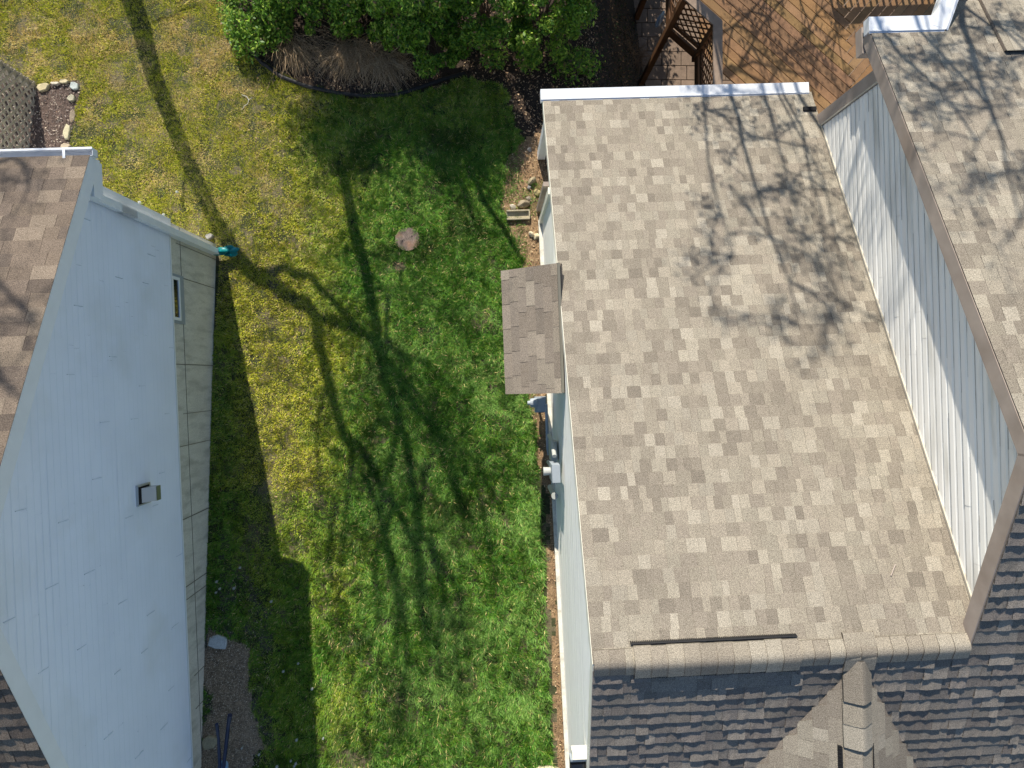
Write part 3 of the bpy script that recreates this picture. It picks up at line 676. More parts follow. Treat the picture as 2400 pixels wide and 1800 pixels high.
# downspout
m = MB(); pc = HL(LW+.03, CB+.16, 0); top = zl-.30; gb = float(gz(pc.x, pc.y))
m.box(HL(LW-.018, CB+.12, gb+.12), e1*.118, e2*.085, UP*(ZF-gb-.16)); m.box(HL(LW+.035, CB+.12, ZF-.04), e1*.065, e2*.085, UP*(2.55-ZF+.16)); 
m.box(HL(LW+.035, CB+.12, gb+2.67), e1*.065, e2*.085, UP*(top-.1-gb-2.67)); m.box(HL(LW+.036, CB+.118, gb+1.6), e1*.066, e2*.089, UP*.03); m.box(HL(LW+.036, CB+.118, gb+2.64), e1*.066, e2*.089, UP*.03)
A = HL(LW+.07, CB+.157, top-.12); m.prism([A-e1*.04-e2*.03, A+e1*.04-e2*.03, A+e1*.04+e2*.03, A-e1*.04+e2*.03], e1*.16-e2*.18+UP*.14)
m.build('downspout', M['trimw'], lh)
# teal sheeting wrapped on the outlet
def lump(name, c, rx, ry, rz, mat_, amp=.3, seed=0, sub=3, ang=0, col=None, parent=None):
    bm = bmesh.new(); bmesh.ops.create_icosphere(bm, subdivisions=sub, radius=1); r = random.Random(seed)
    ph = [(Vector((r.gauss(0, 1), r.gauss(0, 1), r.gauss(0, 1)))*2.2, r.random()*6) for _ in range(7)]
    for v in bm.verts:
        k = 1+amp*sum(math.sin(v.co.dot(a)+b) for a, b in ph)/4
        v.co = Vector((v.co.x*rx*k, v.co.y*ry*k, v.co.z*rz*k))
    bm.transform(Matrix.Rotation(ang, 4, 'Z')); vs = [v.co+Vector(c) for v in bm.verts]; fs = [tuple(v.index for v in f.verts) for f in bm.faces]; bm.free()
    return mk(name, vs, fs, mat_, parent, [col]*len(fs) if col else None, smooth=False)
q = HL(LW+.1, CB+.16, gb+.12)
ts = thing('downspout_sleeve', q, 'crumpled teal sleeve bunched on the foot of the downspout of the left house', 'drain sleeve')
lump('sleeve', q+Vector((.03, -.01, .05)), .10, .05, .05, M['teal'], .9, 4, parent=ts); lump('loose_end', q+Vector((.14, .02, .03)), .09, .05, .04, M['teal'], 1.2, 8, ang=.3, parent=ts)

# ============================================================ lattice screen at the upper left
ls = thing('lattice_screen', G(86, 260), 'weathered wooden lattice screen beside the mulch bed at the upper left', 'lattice')
base0 = G(84, 196); xL = base0.x; yT = base0.y; yB = yT-2.2; hz = 2.3
def lattice(m, O, u, w_, L, H, pitch=.15, wd=.036, th=.008):
    for s in (1, -1):
        off = w_*(0 if s > 0 else th)
        k = -H
        while k < L:
            a0, z0, a1, z1 = k, 0, k+H, H
            if s < 0: z0, z1 = H, 0
            if a0 < 0: z0 += (-a0)*s; a0 = 0
            if a1 > L: z1 -= (a1-L)*s; a1 = L
            if a1-a0 > .03:
                d = u*(a1-a0)+UP*(z1-z0); n = (u*-(z1-z0)+UP*(a1-a0)).normalized()
                m.box(O+u*a0+UP*z0-n*wd/2+off, d, w_*th, n*wd)
            k += pitch
zb_ = float(gz(xL, yT))-.05
m = MB(); lattice(m, Vector((xL, yB, zb_+.05)), Vector((0, 1, 0)), Vector((1, 0, 0)), 2.2, hz); lattice(m, Vector((xL-2, yT, zb_)), Vector((1, 0, 0)), Vector((0, 1, 0)), 2.0, hz); m.build('lattice_panel', M['lattice'], ls)
for (x, y) in ((xL-.05, yT-.04), (xL-.05, yT-2.2)): m = MB(); m.box((x-.05, y-.04, zb_-.3), (.09, 0, 0), (0, .09, 0), (0, 0, hz+.35)); m.build('post', M['lattice'], ls)
m = MB(); m.box((xL-.03, yB, zb_+hz), (.07, 0, 0), (0, 2.2, 0), (0, 0, .04)); m.build('rail', M['lattice'], ls)
m = MB(); m.box((xL-.012, yB, zb_+.02), (.02, 0, 0), (0, 2.2, 0), (0, 0, .09)); m.build('rail', M['lattice'], ls)

# ============================================================ stones
def stone(px, py, w, h, ang, col, label, seed, z=.04, name='edging_stone', cat='stone', group='flat stones edging the mulch bed'):
    r = random.Random(seed); c = G(px, py); n = r.randint(6, 8); pts = []
    for i in range(n):
        a = 2*math.pi*i/n+r.uniform(-.25, .25); k = r.uniform(.82, 1.15)
        x = math.cos(a)*w/2*k; y = math.sin(a)*h/2*k
        ca, sa = math.cos(ang), math.sin(ang); pts.append(Vector((c.x+x*ca-y*sa, c.y+x*sa+y*ca, 0)))
    m = MB(); top = [Vector((p.x, p.y, float(gz(p.x, p.y))+z+r.uniform(-.006, .008))) for p in pts]
    cc = sum(top, Vector())/n; inn = [p*.86+cc*.14+UP*.012 for p in top]
    m.poly(inn, col)
    for i in range(n):
        j = (i+1) % n; m.quad(top[i], top[j], inn[j], inn[i], col); m.quad(top[i]-UP*.12, top[j]-UP*.12, top[j], top[i], tuple(x*.8 for x in col))
    o = m.build(name, M['stone']); tag(o, label, cat, group); return o
tn = (.42, .36, .22); gy_ = (.36, .40, .38)
stone(103, 205, .21, .15, .3, tn, 'broad tan edging stone nearest the lattice screen', 1)
stone(131, 197, .16, .05, .0, (.50, .45, .36), 'thin pale edging stone between two tan ones at the head of the mulch bed', 2)
stone(153, 193, .17, .08, .1, (.44, .38, .24), 'tan edging stone just left of the grey-blue one', 3)
stone(177, 203, .13, .16, .5, gy_, 'grey-blue edging stone at the corner of the mulch bed', 4)
stone(170, 232, .13, .12, .8, (.34, .32, .24), 'dull half-buried edging stone below the grey-blue one', 5)
stone(171, 272, .10, .26, .05, (.22, .18, .13), 'long brown sunken edging stone on the right of the mulch bed', 6, z=.012)
stone(159, 311, .12, .27, .1, (.46, .42, .28), 'long pale tan edging stone standing by the mulch near the gutter', 7)
stone(157, 344, .17, .10, .1, (.40, .33, .24), 'tan edging stone half hidden by the gutter of the left house', 8)
stone(512, 1503, .29, .20, -.2, (.42, .45, .46), 'grey flat flagstone lying in the shade at the tip of the gravel strip', 9, name='flagstone', group='loose stones on the gravel side')
stone(492, 1737, .24, .19, .1, (.30, .27, .18), 'tan rounded stone beside the blue cart handles', 10, name='flagstone', group='loose stones on the gravel side')
stone(1276, 1806, .42, .17, .04, (.50, .44, .30), 'cream paving stone at the foot of the white wall, bottom edge', 11, name='paving_stone', group=None)
stone(494, 556, .12, .10, .4, (.25, .24, .22), 'small grey stone behind the foot of the left downspout', 12, z=.08, name='flagstone', group=None)
for i, (a, b, s, lab) in enumerate(((1228, 478, .17, 'largest brown rock behind the splash block'), (1203, 487, .10, 'pale rock at the left end of the splash block'), (1238, 466, .09, 'brown rock against the largest rock by the corner'), (1258, 452, .11, 'yellowish rock beside the downspout of the right house'), (1247, 425, .13, 'tan upright rock in the leaf litter by the right house'), (1240, 440, .08, 'little grey rock between the tan and yellowish rocks'), (1246, 551, .10, 'pale angular rock below the splash block'), (1257, 554, .09, 'cream rock touching the white wall below the splash block'), (1242, 350, .08, 'small grey rock highest up along the leaf litter'))):
    p = G(a, b); o = lump('rock', p+UP*s*.25, s*.5, s*.42, s*.4, M['stone'], .5, 60+i, 2, i, ((.30, .25, .17), (.42, .38, .30), (.26, .22, .17), (.42, .34, .17), (.33, .28, .18), (.24, .23, .22), (.62, .52, .36), (.60, .52, .34), (.3, .28, .25))[i])
    tag(o, lab, 'rock', 'rocks by the corner of the right house')

# manhole cover
c = G(955, 561, .02); mc = thing('manhole_cover', c, 'round rusty brown cover set in the grass', 'manhole cover')
nrmG = Vector((0, .18, 1)).normalized(); m = MB(); m.tube([c-nrmG*.05, c+nrmG*.012], .188, 40); m.build('cover', M['cover'], mc)
m = MB()
for dx, dy in ((-.075, -.03), (.07, .045)): m = MB(); m.tube([c+Vector((dx, dy, -.18*dy))+nrmG*.010, c+Vector((dx, dy, -.18*dy))+nrmG*.0135], .011, 10); m.build('lift_hole', M['dark'], mc)

# hand cart at the lower left edge
hc = thing('hand_cart', G(525, 1800), 'blue hand cart with two navy handles standing on the gravel at the bottom edge', 'cart')
def Gp(px, py, up): return G(px, py, up)
m = MB(); m.tube([Gp(508, 1697, .75), Gp(512, 1730, .62), Gp(514, 1775, .45), Gp(517, 1830, .3)], [.022, .019, .022, .022], 8); m.build('handle', M['navy'], hc)
m = MB(); m.tube([Gp(539, 1676, .75), Gp(535, 1700, .66), Gp(531, 1735, .55), Gp(525, 1790, .4), Gp(523, 1830, .3)], [.03, .024, .025, .023, .023], 8); m.build('handle', M['navy'], hc)
p = Gp(523, 1815, .34); m = MB(); m.cbox(p-Vector((0, .05, 0)), (.115, 0, 0), (0, .36, 0), (0, 0, .06)); m.tube([p+Vector((0, .12, -.03)), p+Vector((0, .12, .028))], .057, 16); m.build('tray', M['cart'], hc)

# twig, garden light, dandelions
pts = [G(*q, .03) for q in ((566, 222), (578, 226), (583, 234), (581, 243), (573, 248), (566, 258))]
m = MB(); m.tube(pts, [.005, .006, .006, .005, .004, .003], 6, col=(.5, .48, .42)); m.tube([pts[2], pts[2]+Vector((.06, .03, .02))], .003, 5, col=(.5, .48, .42)); o = m.build('twig', M['stone']); tag(o, 'bare whitish twig lying on the lawn near the edged bed', 'twig')
gl_ = thing('garden_light', G(552, 40), 'frosted pale green garden stake light at the left end of the shrubs', 'garden light')
p = G(552, 40); m = MB(); m.tube([p, p+UP*.32], .008, 6); m.build('stake', M['metalg'], gl_); lump('globe', p+UP*.36, .045, .045, .05, M['palegreen'], .05, 2, 2, parent=gl_)
DAND = [(513, 1359, 'dandelion clock highest of the three beside the grey flagstone'), (520, 1376, 'dandelion clock in the middle of the three above the grey flagstone'), (511, 1385, 'dandelion clock lowest of the three above the grey flagstone'), (554, 1374, 'lone dandelion clock right of the three above the grey flagstone'),
        (571, 1747, 'dandelion clock just right of the gravel strip beside the cart'), (640, 1405, 'dandelion clock in the shade by the middle of the shadow edge'), (668, 1568, 'dandelion clock below the middle of the shaded lawn'), (702, 1550, 'small dandelion clock highest in the lower shaded lawn'), (735, 1608, 'dandelion clock nearest the shadow edge in shade'),
        (760, 1725, 'dandelion clock on the sunny side of the shadow edge'), (699, 1727, 'dandelion clock left of the one on the shadow edge'), (685, 1777, 'dandelion clock in the low cluster, left end'), (693, 1789, 'dandelion clock in the low cluster, lowest'), (697, 1782, 'dandelion clock in the low cluster, right end'), (654, 1788, 'dandelion clock left of the low cluster'), (611, 1762, 'dandelion clock near the bottom edge by the gravel'),
        (567, 1327, 'dandelion clock in deep shade by the foundation bend'), (421, 453, 'dandelion clock on the sunny lawn beside the long tree shadow'), (335, 478, 'dandelion clock on the sunny lawn by the left downspout, upper'), (390, 506, 'dandelion clock on the sunny lawn by the left downspout, lower')]
base = None
for i, (px, py, lab) in enumerate(DAND):
    p = G(px, py, .0)
    if base is None:
        base = thing('dandelion', p, lab, 'dandelion', 'dandelion clocks in the lawn')
        m = MB(); m.tube([p, p+UP*.08], .0025, 5, cap=False); st = m.build('stem', M['palegreen'], base)
        m = MB(); r = random.Random(2)
        for k in range(150):
            z = 1-2*(k+.5)/150; a = k*2.39996; rr = math.sqrt(1-z*z); d = Vector((rr*math.cos(a), rr*math.sin(a), z)); w = d.orthogonal().normalized()*.0022
            q = p+UP*.09; m.poly([q, q+d*.019+w, q+d*.022, q+d*.019-w])
        fl_ = m.build('seed_head', M['fluff'], base); kids = [st, fl_]
    else:
        o = base.copy(); o.location = p; SC.collection.objects.link(o); o['label'] = lab
        for k_ in kids: c_ = k_.copy(); c_.parent = o; SC.collection.objects.link(c_)
        s = .8+.4*random.random(); o.scale = (s, s, s)

# ============================================================ deck
DZ = -1.65
dk = thing('deck', P(1800, 100, 15), 'brown wooden deck with diagonal boards behind the right house', 'deck')
def PD(px, py, up=0.): return P(px, py, CH-DZ-up)
poly = [PD(1640, 300), PD(1640, 122), PD(1572, 62), PD(1566, -420), PD(2700, -420), PD(2700, 300)]
ctr = PD(2000, 0)
def clip(pts, q, n):                                   # keep side where (p-q).n >= 0
    out = []
    for i in range(len(pts)):
        a, b = pts[i], pts[(i+1) % len(pts)]; da, db = (a-q).dot(n), (b-q).dot(n)
        if da >= 0: out.append(a)
        if (da >= 0) != (db >= 0): out.append(a+(b-a)*(da/(da-db)))
    return out
tht = math.radians(40.5); U = Vector((math.cos(tht), -math.sin(tht), 0)); Vv = Vector((math.sin(tht), math.cos(tht), 0)); bw = .145
S0 = PD(1984, 96); m = MB(); r = random.Random(6); gap = .012
def board(u0, u1, v0, v1):
    global m
    pts = [S0+U*u0+Vv*v0, S0+U*u1+Vv*v0, S0+U*u1+Vv*v1, S0+U*u0+Vv*v1]
    for i in range(len(poly)):
        a, b = poly[i], poly[(i+1) % len(poly)]; n = Vector((-(b-a).y, (b-a).x, 0)); n = n if (ctr-a).dot(n) > 0 else -n
        pts = clip(pts, a, n)
        if len(pts) < 3: return
    k = r.uniform(.75, 1.2); col = (.225*k, .130*k*r.uniform(.93, 1.05), .060*k*r.uniform(.85, 1.1)); m.prism([p-UP*.035 for p in pts], UP*.035, col)
for j in range(-40, 45):
    u = -12
    board(u, (-j)*bw*1.0-gap, j*bw+gap/2, (j+1)*bw-gap/2)
    board(j*bw+gap/2-bw, (j+1)*bw-gap/2-bw, (-j+1)*bw+gap/2-0*bw, 14)
db = m.build('deck_board', M['wood'], dk)
m = MB(); 
for i in range(0, 3):
    a, b = poly[i], poly[i+1]; n = (b-a).cross(UP).normalized(); m.box(a-UP*.26-n*.02, b-a, n*.04, UP*.22)
m.box(PD(1640, 200)-UP*.4, Vector((7, 0, 0)), Vector((0, .05, 0)), UP*.35)
m.build('rim_joist', M['woodd'], dk)
def rail(p, q, capcol):
    p = p+UP*.003*capcol; q = q+UP*.003*capcol
    d = (q-p); L = d.length; d /= L; n = d.cross(UP).normalized(); n = n if n.x < 0 else -n
    mc_ = MB(); mc_.box(p+UP*1.02+n*.09-d*.02, d*(L+.04), -n*.15, UP*.035); mc_.build('cap_rail', M['woodg'], dk)
    mc_ = MB(); mc_.box(p+UP*.93+n*.02, d*L, -n*.04, UP*.088); mc_.build('rail', M['woodd'], dk); mc_ = MB(); mc_.box(p+UP*.06+n*.02, d*L, -n*.04, UP*.09); mc_.build('rail', M['woodd'], dk)
    mc_ = MB(); lattice(mc_, p+UP*.15, d, n, L, .78, pitch=.165, wd=.028, th=.010); mc_.build('lattice_panel', M['woodd'], dk)
rail(poly[0], poly[1], 0); rail(poly[1], poly[2], 1); rail(poly[2], PD(1566, -300), 2)
m_ = None
for q in (poly[1], poly[2], PD(1566, -140), PD(1640, 260)):
    lo_ = 3.6 if q is not poly[1] else .3; m = MB(); m.box(q+Vector((-.06, -.045, -lo_)), (.1, 0, 0), (0, .1, 0), (0, 0, lo_+.93)); m.build('post', M['woodd'], dk)
# back railing (off the top of the picture) whose balusters shade the boards
p, q = PD(1905, -170), PD(2400, -190)
d = (q-p).normalized(); m = MB(); m.box(p+UP*.92, q-p, Vector((0, .04, 0)), UP*.16); m.build('rail', M['woodd'], dk); m = MB(); m.box(p+UP*.06, q-p, Vector((0, .04, 0)), UP*.09); m.build('rail', M['woodd'], dk)
m = MB(); L = (q-p).length
for i in range(int(L/.115)): m = MB(); m.box(p+d*i*.115+UP*.1, d*.036, Vector((0, .036, 0)), UP*.84); m.build('baluster', M['woodd'], dk)
# joists underneath so gaps stay dark, patio below
m = MB(); r = random.Random(12)
zt = -4.35
for i in range(14):
    for j in range(16):
        x = 2.75+i*.42+(j % 2)*.12; y = 3.6+j*.3; k = r.uniform(.8, 1.15)
        m.box((x+.008, y+.008, zt-.05), (.404, 0, 0), (0, .284, 0), (0, 0, .05+r.uniform(0, .004)), (.22*k, .16*k, .12*k))
o = m.build('patio', M['paver']); tag(o, kind='structure')
# grey hose pot by the deck corner
pp = P(1548, 45, 13.4); o = lump('tarp_bundle', pp, .05, .16, .12, M['meterg'], .4, 5, 3, -.4); tag(o, 'small grey tarp bundle tucked against the deck corner above the dark bed', 'tarp')

# ============================================================ planting
def leaves(m_, n, sampler, size, cols, r, upb=.5):
    V = []; Fc = []; C = []
    P0, T = sampler(n); n = len(P0)
    nz_ = r.normal(0, 1, (n, 3)); nz_[:, 2] = np.abs(nz_[:, 2])+upb; nz_ /= np.linalg.norm(nz_, axis=1)[:, None]
    ax = np.cross(nz_, r.normal(0, 1, (n, 3))); ax /= np.linalg.norm(ax, axis=1)[:, None]; bx = np.cross(nz_, ax)
    s = size*(.35+1.3*r.random(n)**1.5)[:, None]
    v = np.stack([P0-ax*s, P0+bx*s*.45, P0+ax*s, P0-bx*s*.45], 1).reshape(-1, 3)
    f = (np.arange(n)*4)[:, None]+np.arange(4)[None]
    ci = np.array(cols)[r.integers(0, len(cols), n)]*(.7+.6*r.random(n))[:, None]*T[:, None]
    return v, f, ci
GR = [(.13, .27, .022), (.08, .19, .018), (.20, .36, .03), (.15, .29, .025), (.05, .12, .016), (.34, .46, .06)]
def bush(px, py, rx, ry, h, n, label, seed, cols=GR, size=.028, cat='shrub', clump=.16):
    r = np.random.default_rng(seed); c = G(px, py); t = thing('shrub', c, label, cat, 'green shrubs in the edged bed')
    K = 64; a = r.random(K)*6.283; q = np.sqrt(r.random(K)); cx_ = c.x+np.cos(a)*q*rx; cy_ = c.y+np.sin(a)*q*ry
    topz_ = h*np.sqrt(np.clip(1-(q*.93)**2, 0, 1)); cz_ = c.z+topz_*(.55+.45*r.random(K)); sz = clump*(.6+.9*r.random(K))
    def smp(n):
        k = r.integers(0, K, n); d = r.normal(0, 1, (n, 3)); d /= np.linalg.norm(d, axis=1)[:, None]; rr = r.random(n)**.4
        p = np.stack([cx_[k], cy_[k], cz_[k]], 1)+d*(rr*sz[k])[:, None]*np.array([1, 1, .9])
        g = gz(p[:, 0], p[:, 1]); ok = p[:, 2] > g+.02; return p[ok], np.ones(ok.sum())
    v, f, ci = leaves(None, n, smp, size, cols, r); bb_ = r.random(len(ci)) < .035; ci[bb_] = np.array([.20, .13, .06]); mk('foliage', v, f, M['leaf'], t, ci)
    m = MB()
    for k in range(0, K, 2):
        top = Vector((cx_[k], cy_[k], cz_[k])); mid = c*.5+top*.5+Vector((r.normal(0, .05), r.normal(0, .05), .1)); m.tube([c+Vector((r.normal(0, .05), r.normal(0, .05), -.02)), mid, top], [.012, .008, .003], 5, cap=False)
    m.build('stems', M['bark'], t); return t
bush(615, 50, .50, .75, .75, 9000, 'low grassy green shrub at the left end of the bed', 101, clump=.15)
bush(722, 0, .72, .70, 1.05, 21000, 'dense green shrub behind the left clump of dry grass', 102)
bush(862, 15, .66, .66, 1.2, 20000, 'green shrub behind the middle of the dry grass', 103)
bush(1005, 70, .80, .85, 1.95, 32000, 'big green shrub in the middle of the bed, hanging over the lawn', 104)
bush(1135, 48, .76, .85, 1.95, 30000, 'dense green shrub between the big middle one and the yellow-green one', 105)
bush(1268, 55, .66, .85, 1.9, 28000, 'yellow-green shrub nearest the house at the right end of the bed', 106, cols=GR+[(.22, .36, .03), (.18, .32, .03)])
bush(1350, 165, .38, .25, .3, 1100, 'sparse dark green shrub in the shade beside the gutter', 107, clump=.12)
# ornamental dry grasses
DR = [(.36, .25, .145), (.27, .185, .105), (.46, .34, .21), (.20, .135, .075), (.38, .27, .15)]
def dryclump(px, py, n, L, bias, spread, label, seed, cols=DR, nm='dry_grass_clump'):
    r = np.random.default_rng(seed); c = G(px, py); Vs = []; Fs = []; Cs = []
    for i in range(n):
        a = bias+r.normal(0, spread); l = L*r.uniform(.5, 1.1); b = np.array(c)+np.array([r.normal(0, .15), r.normal(0, .10), 0])
        d = np.array([math.cos(a), math.sin(a), 0]); w = np.array([-d[1], d[0], 0])*.0035; el = r.uniform(.5, 1.2); cur = r.uniform(.5, 2.2)
        i0 = len(Vs); pts = []; p = b.copy(); e_ = el
        for k in range(6):
            Vs += [p-w*(1-k/7), p+w*(1-k/7)]
            st = l/5; p = p+(d*math.cos(e_)+np.array([0, 0, 1])*math.sin(e_))*st+np.array([r.normal(0, .022), r.normal(0, .022), r.normal(0, .008)]); e_ -= cur/5*1.2
            g_ = float(gz(p[0], p[1]))+.01
            if p[2] < g_: p[2] = g_
        cc = np.array(cols[r.integers(0, len(cols))])*r.uniform(.7, 1.3)
        for k in range(5): Fs.append((i0+2*k, i0+2*k+1, i0+2*k+3, i0+2*k+2)); Cs.append(cc)
    o = mk(nm, np.array(Vs), np.array(Fs), M['dry'], loc=tuple(c), fcol=np.array(Cs)); return tag(o, label, 'ornamental grass', 'clumps of dry ornamental grass')
dryclump(690, 105, 360, .68, -1.15, .45, 'leftmost clump of dry brown grass, upright and reddish', 201)
dryclump(825, 115, 700, .72, -1.55, .75, 'middle clump of dry tan grass, the fullest, arching over the edging', 202)
dryclump(905, 140, 480, .64, -1.3, .85, 'rightmost clump of dry pale grass, under the big shrub', 203, cols=DR+[(.5, .4, .27)])
dryclump(1490, 130, 170, .5, -1.8, 1.6, 'sparse brown grass clump in the dark bed beside the deck', 204, cols=[(.22, .13, .07), (.16, .1, .06)])
# edging strip of black plastic
ed = [(540, -40), (548, 40), (575, 100), (612, 145), (660, 180), (720, 203), (790, 218), (860, 226), (930, 222), (985, 205), (1040, 185), (1090, 172)]
m = MB(); m.tube([G(x, y, .035) for x, y in ed], .034, 10)
for i in range(len(ed)-1): a, b = G(*ed[i]), G(*ed[i+1]); m.quad(a-UP*.08, b-UP*.08, b+UP*.03, a+UP*.03)
tag(m.build('landscape_edging', M['black'], smooth=True), 'black plastic edging strip curving between the lawn and the shrubs', 'edging')
# leaf litter and wood chips
def litter(n, area, keepf, size, cols, seed, name, z=.01):
    r = np.random.default_rng(seed); X = r.uniform(area[0], area[1], n); Y = r.uniform(area[2], area[3], n); m_ = ground_cols(X, Y, gz(X, Y)); k = keepf(X, Y, m_, r); X, Y = X[k], Y[k]
    P0 = np.stack([X, Y, gz(X, Y)+z+.02*r.random(len(X))], 1)
    v, f, ci = leaves(None, len(X), lambda n_: (P0, np.ones(len(P0))), size, cols, r, upb=1.0)
    tag(mk(name, v, f, M['litter'], loc=(0, 0, 0), fcol=ci), kind='stuff')
LC = [(.42, .28, .16), (.30, .18, .10), (.52, .38, .24), (.20, .12, .07), (.36, .25, .16)]
litter(26000, (-4, 3.2, 2., 7), lambda X, Y, m, r: m['bed'] & (fbm(n3, X*3, Y*3) > np.where(m['px'] > 1080, .38, .56)), .016, LC, 301, 'leaf_litter')
litter(16000, (.0, 1.2, -6, 4), lambda X, Y, m, r: m['wall'] & (r.random(len(X)) < .75), .014, LC+[(.5, .4, .22)], 302, 'leaf_litter')
litter(9000, (-8, -6, 2.5, 6), lambda X, Y, m, r: m['mulch'], .014, [(.20, .15, .13), (.13, .10, .09), (.30, .25, .22), (.5, .42, .33)], 303, 'bark_mulch')
litter(42000, (-4.4, -2.9, -6.2, -2.8), lambda X, Y, m, r: m['gravel'] | (m['left'] & (r.random(len(X)) < .12)), .0075, [(.44, .35, .25), (.30, .23, .16), (.58, .50, .39), (.36, .29, .21), (.18, .14, .10)], 304, 'gravel')
litter(9000, (1.4, 4.2, 3.4, 7.5), lambda X, Y, m, r: X < 3.6, .02, [(.10, .06, .035), (.06, .04, .025), (.16, .10, .055), (.03, .05, .02)], 307, 'leaf_litter', z=.02)
litter(1600, (-7, .8, -6, 6), lambda X, Y, m, r: ~m['bed'], .012, LC, 305, 'leaf_litter', z=.03)
litter(500, (-1.9, -1.2, 1.4, 2.2), lambda X, Y, m, r: np.hypot((m['px']-935)/1.2, m['py']-625) < 16, .012, [(.5, .32, .18), (.38, .24, .13)], 306, 'leaf_litter')

# ============================================================ trees beyond the top of the picture, whose shadows fall across the lawn and roofs, and two added shade masses
def along(p, h): return p+Vector((-.383*h, 1.567*h, h))
def shadow_to_tree(px, py, yt, surf=None):
    g = G(px, py) if surf is None else surf(px, py)
    h = max(.05, (yt-g.y)/1.567); return along(g, h)
def grow(m, p, d, L, r0, lvl, rg, tips, spread=.6):
    pts = [p]; n = 4; q = p.copy(); dd = d.copy()
    for k in range(n):
        dd = (dd+Vector((rg.gauss(0, .16), rg.gauss(0, .16), rg.gauss(0, .13)+.03))).normalized(); q = q+dd*(L/n); pts.append(q.copy())
    m.tube(pts, [r0*(1-.16*k) for k in range(n+1)], 6 if lvl < 2 else 4, cap=False)
    tips += pts[2:]
    if lvl >= 4 or L < .18: return
    for k in range(rg.randint(2, 4)):
        i = rg.randint(1, n); ax = dd.orthogonal().normalized(); ax.rotate(Matrix.Rotation(rg.random()*6.28, 3, dd)); nd = (dd+ax*rg.uniform(.45, .45+spread)).normalized()
        grow(m, pts[i], nd, L*rg.uniform(.5, .78), r0*.55, lvl+1, rg, tips, spread)
def traced(m, px, yt, widths, surf=None, yj=0):
    pts = [shadow_to_tree(x, y, yt+(yj*i), surf) for i, (x, y) in enumerate(px)]
    # smooth by inserting mid points
    P2 = [pts[0]]; W2 = [widths[0]]
    for a, b, wa, wb in zip(pts, pts[1:], widths, widths[1:]): P2 += [(a+b)/2+Vector((random.gauss(0, .02), random.gauss(0, .05), random.gauss(0, .02))), b]; W2 += [(wa+wb)/2, wb]
    m.tube(P2, [w/2 for w in W2], 8); return pts
def leafcloud(t, tips, n, size, cols, seed, rad=.16, nm='crown'):
    r = np.random.default_rng(seed); T = np.array([tuple(q) for q in tips])
    def smp(n):
        k = r.integers(0, len(T), n); return T[k]+r.normal(0, rad, (n, 3)), np.ones(n)
    v, f, ci = leaves(None, n, smp, size, cols, r); return mk(nm, v, f, M['leaf'], t, ci)
YT = 8.2
b1 = shadow_to_tree(270, -170, YT); b1.z = float(gz(b1.x, b1.y))-.1
t1 = thing('tree', b1, 'bare forked tree beyond the lawn that throws the long shadow past the left house', 'tree', 'trees beyond the top of the picture')
m = MB()
tr = traced(m, [(270, -170), (292, -60), (312, 10), (345, 120), (388, 245), (440, 380), (500, 510), (560, 610), (640, 665), (700, 712), (745, 750)], YT, [.38, .37, .34, .30, .27, .25, .24, .23, .21, .19, .17])
m.tube([b1, tr[0]], [.2, .15], 8)
tips1 = []
for path, w0, w1 in (([(745, 750), (748, 810), (772, 900), (795, 985), (830, 1050), (880, 1110), (925, 1185), (975, 1290), (1000, 1400)], .19, .09), ([(745, 750), (810, 765), (870, 800), (920, 870), (985, 935), (1030, 1020)], .15, .07),
                     ([(600, 640), (665, 630), (730, 650), (775, 700), (830, 760), (900, 830), (960, 960)], .13, .06), ([(440, 380), (432, 440), (440, 510), (436, 560)], .05, .02), ([(330, 60), (300, 20), (270, -20)], .06, .03),
                     ([(345, 60), (400, 40), (470, 10)], .04, .02), ([(1005, 1380), (1010, 1500), (985, 1620)], .05, .03), ([(870, 790), (940, 900), (1010, 1010), (1060, 1130), (1090, 1250)], .10, .06), ([(1000, 1000), (1110, 1080), (1180, 1200)], .07, .05), ([(830, 1050), (815, 1180), (800, 1330)], .075, .05), ([(880, 800), (1000, 860), (1100, 950)], .065, .045), ([(960, 960), (1080, 1060), (1130, 1180), (1150, 1320)], .07, .05), ([(925, 1185), (905, 1290), (935, 1420), (930, 1560)], .09, .06), ([(770, 900), (745, 1010), (760, 1120)], .07, .04), ([(850, 1110), (900, 1250), (945, 1400), (955, 1560), (935, 1720)], .10, .06), ([(1010, 1240), (1045, 1400), (1030, 1600)], .08, .06), ([(960, 1130), (1010, 1300), (1070, 1480), (1080, 1640)], .08, .06), ([(790, 1180), (770, 1320), (800, 1480)], .07, .05)):
    pts = traced(m, path, YT, np.linspace(w0, w1, len(path))); rg = random.Random(len(path)*7)
    if len(path) > 4:
        for k in range(2, len(pts)):
            for _ in range(2): grow(m, pts[k], Vector((rg.uniform(-1, 1), rg.uniform(-.3, .5), rg.uniform(-.1, .9))).normalized(), .8, .012, 2, rg, tips1)
m.build('trunk', M['bark'], t1)
def lroof(px, py):
    w = R3 @ Vector(((px-1200)/F, (900-py)/F, -1)); c = Vector((0, 0, CH)); n = (UP-(e2*SL)).normalized(); q = HL(0, 0, ZL); return c+w*((q-c).dot(n)/w.dot(n))
m = MB()
for path in ([(-60, 800), (10, 900), (90, 950), (150, 1040)], [(-40, 380), (30, 370), (70, 430)], [(-60, 620), (30, 700), (80, 760)]):
    pts = traced(m, path, 9.0, np.linspace(.06, .03, len(path)), lroof); rg = random.Random(len(path))
    for k in range(len(pts)):
        for _ in range(3): grow(m, pts[k], Vector((rg.uniform(-1, 1), rg.uniform(-.3, .5), rg.uniform(-.4, .6))).normalized(), .5, .012, 2, rg, tips1)
m.build('branches', M['bark'], t1)
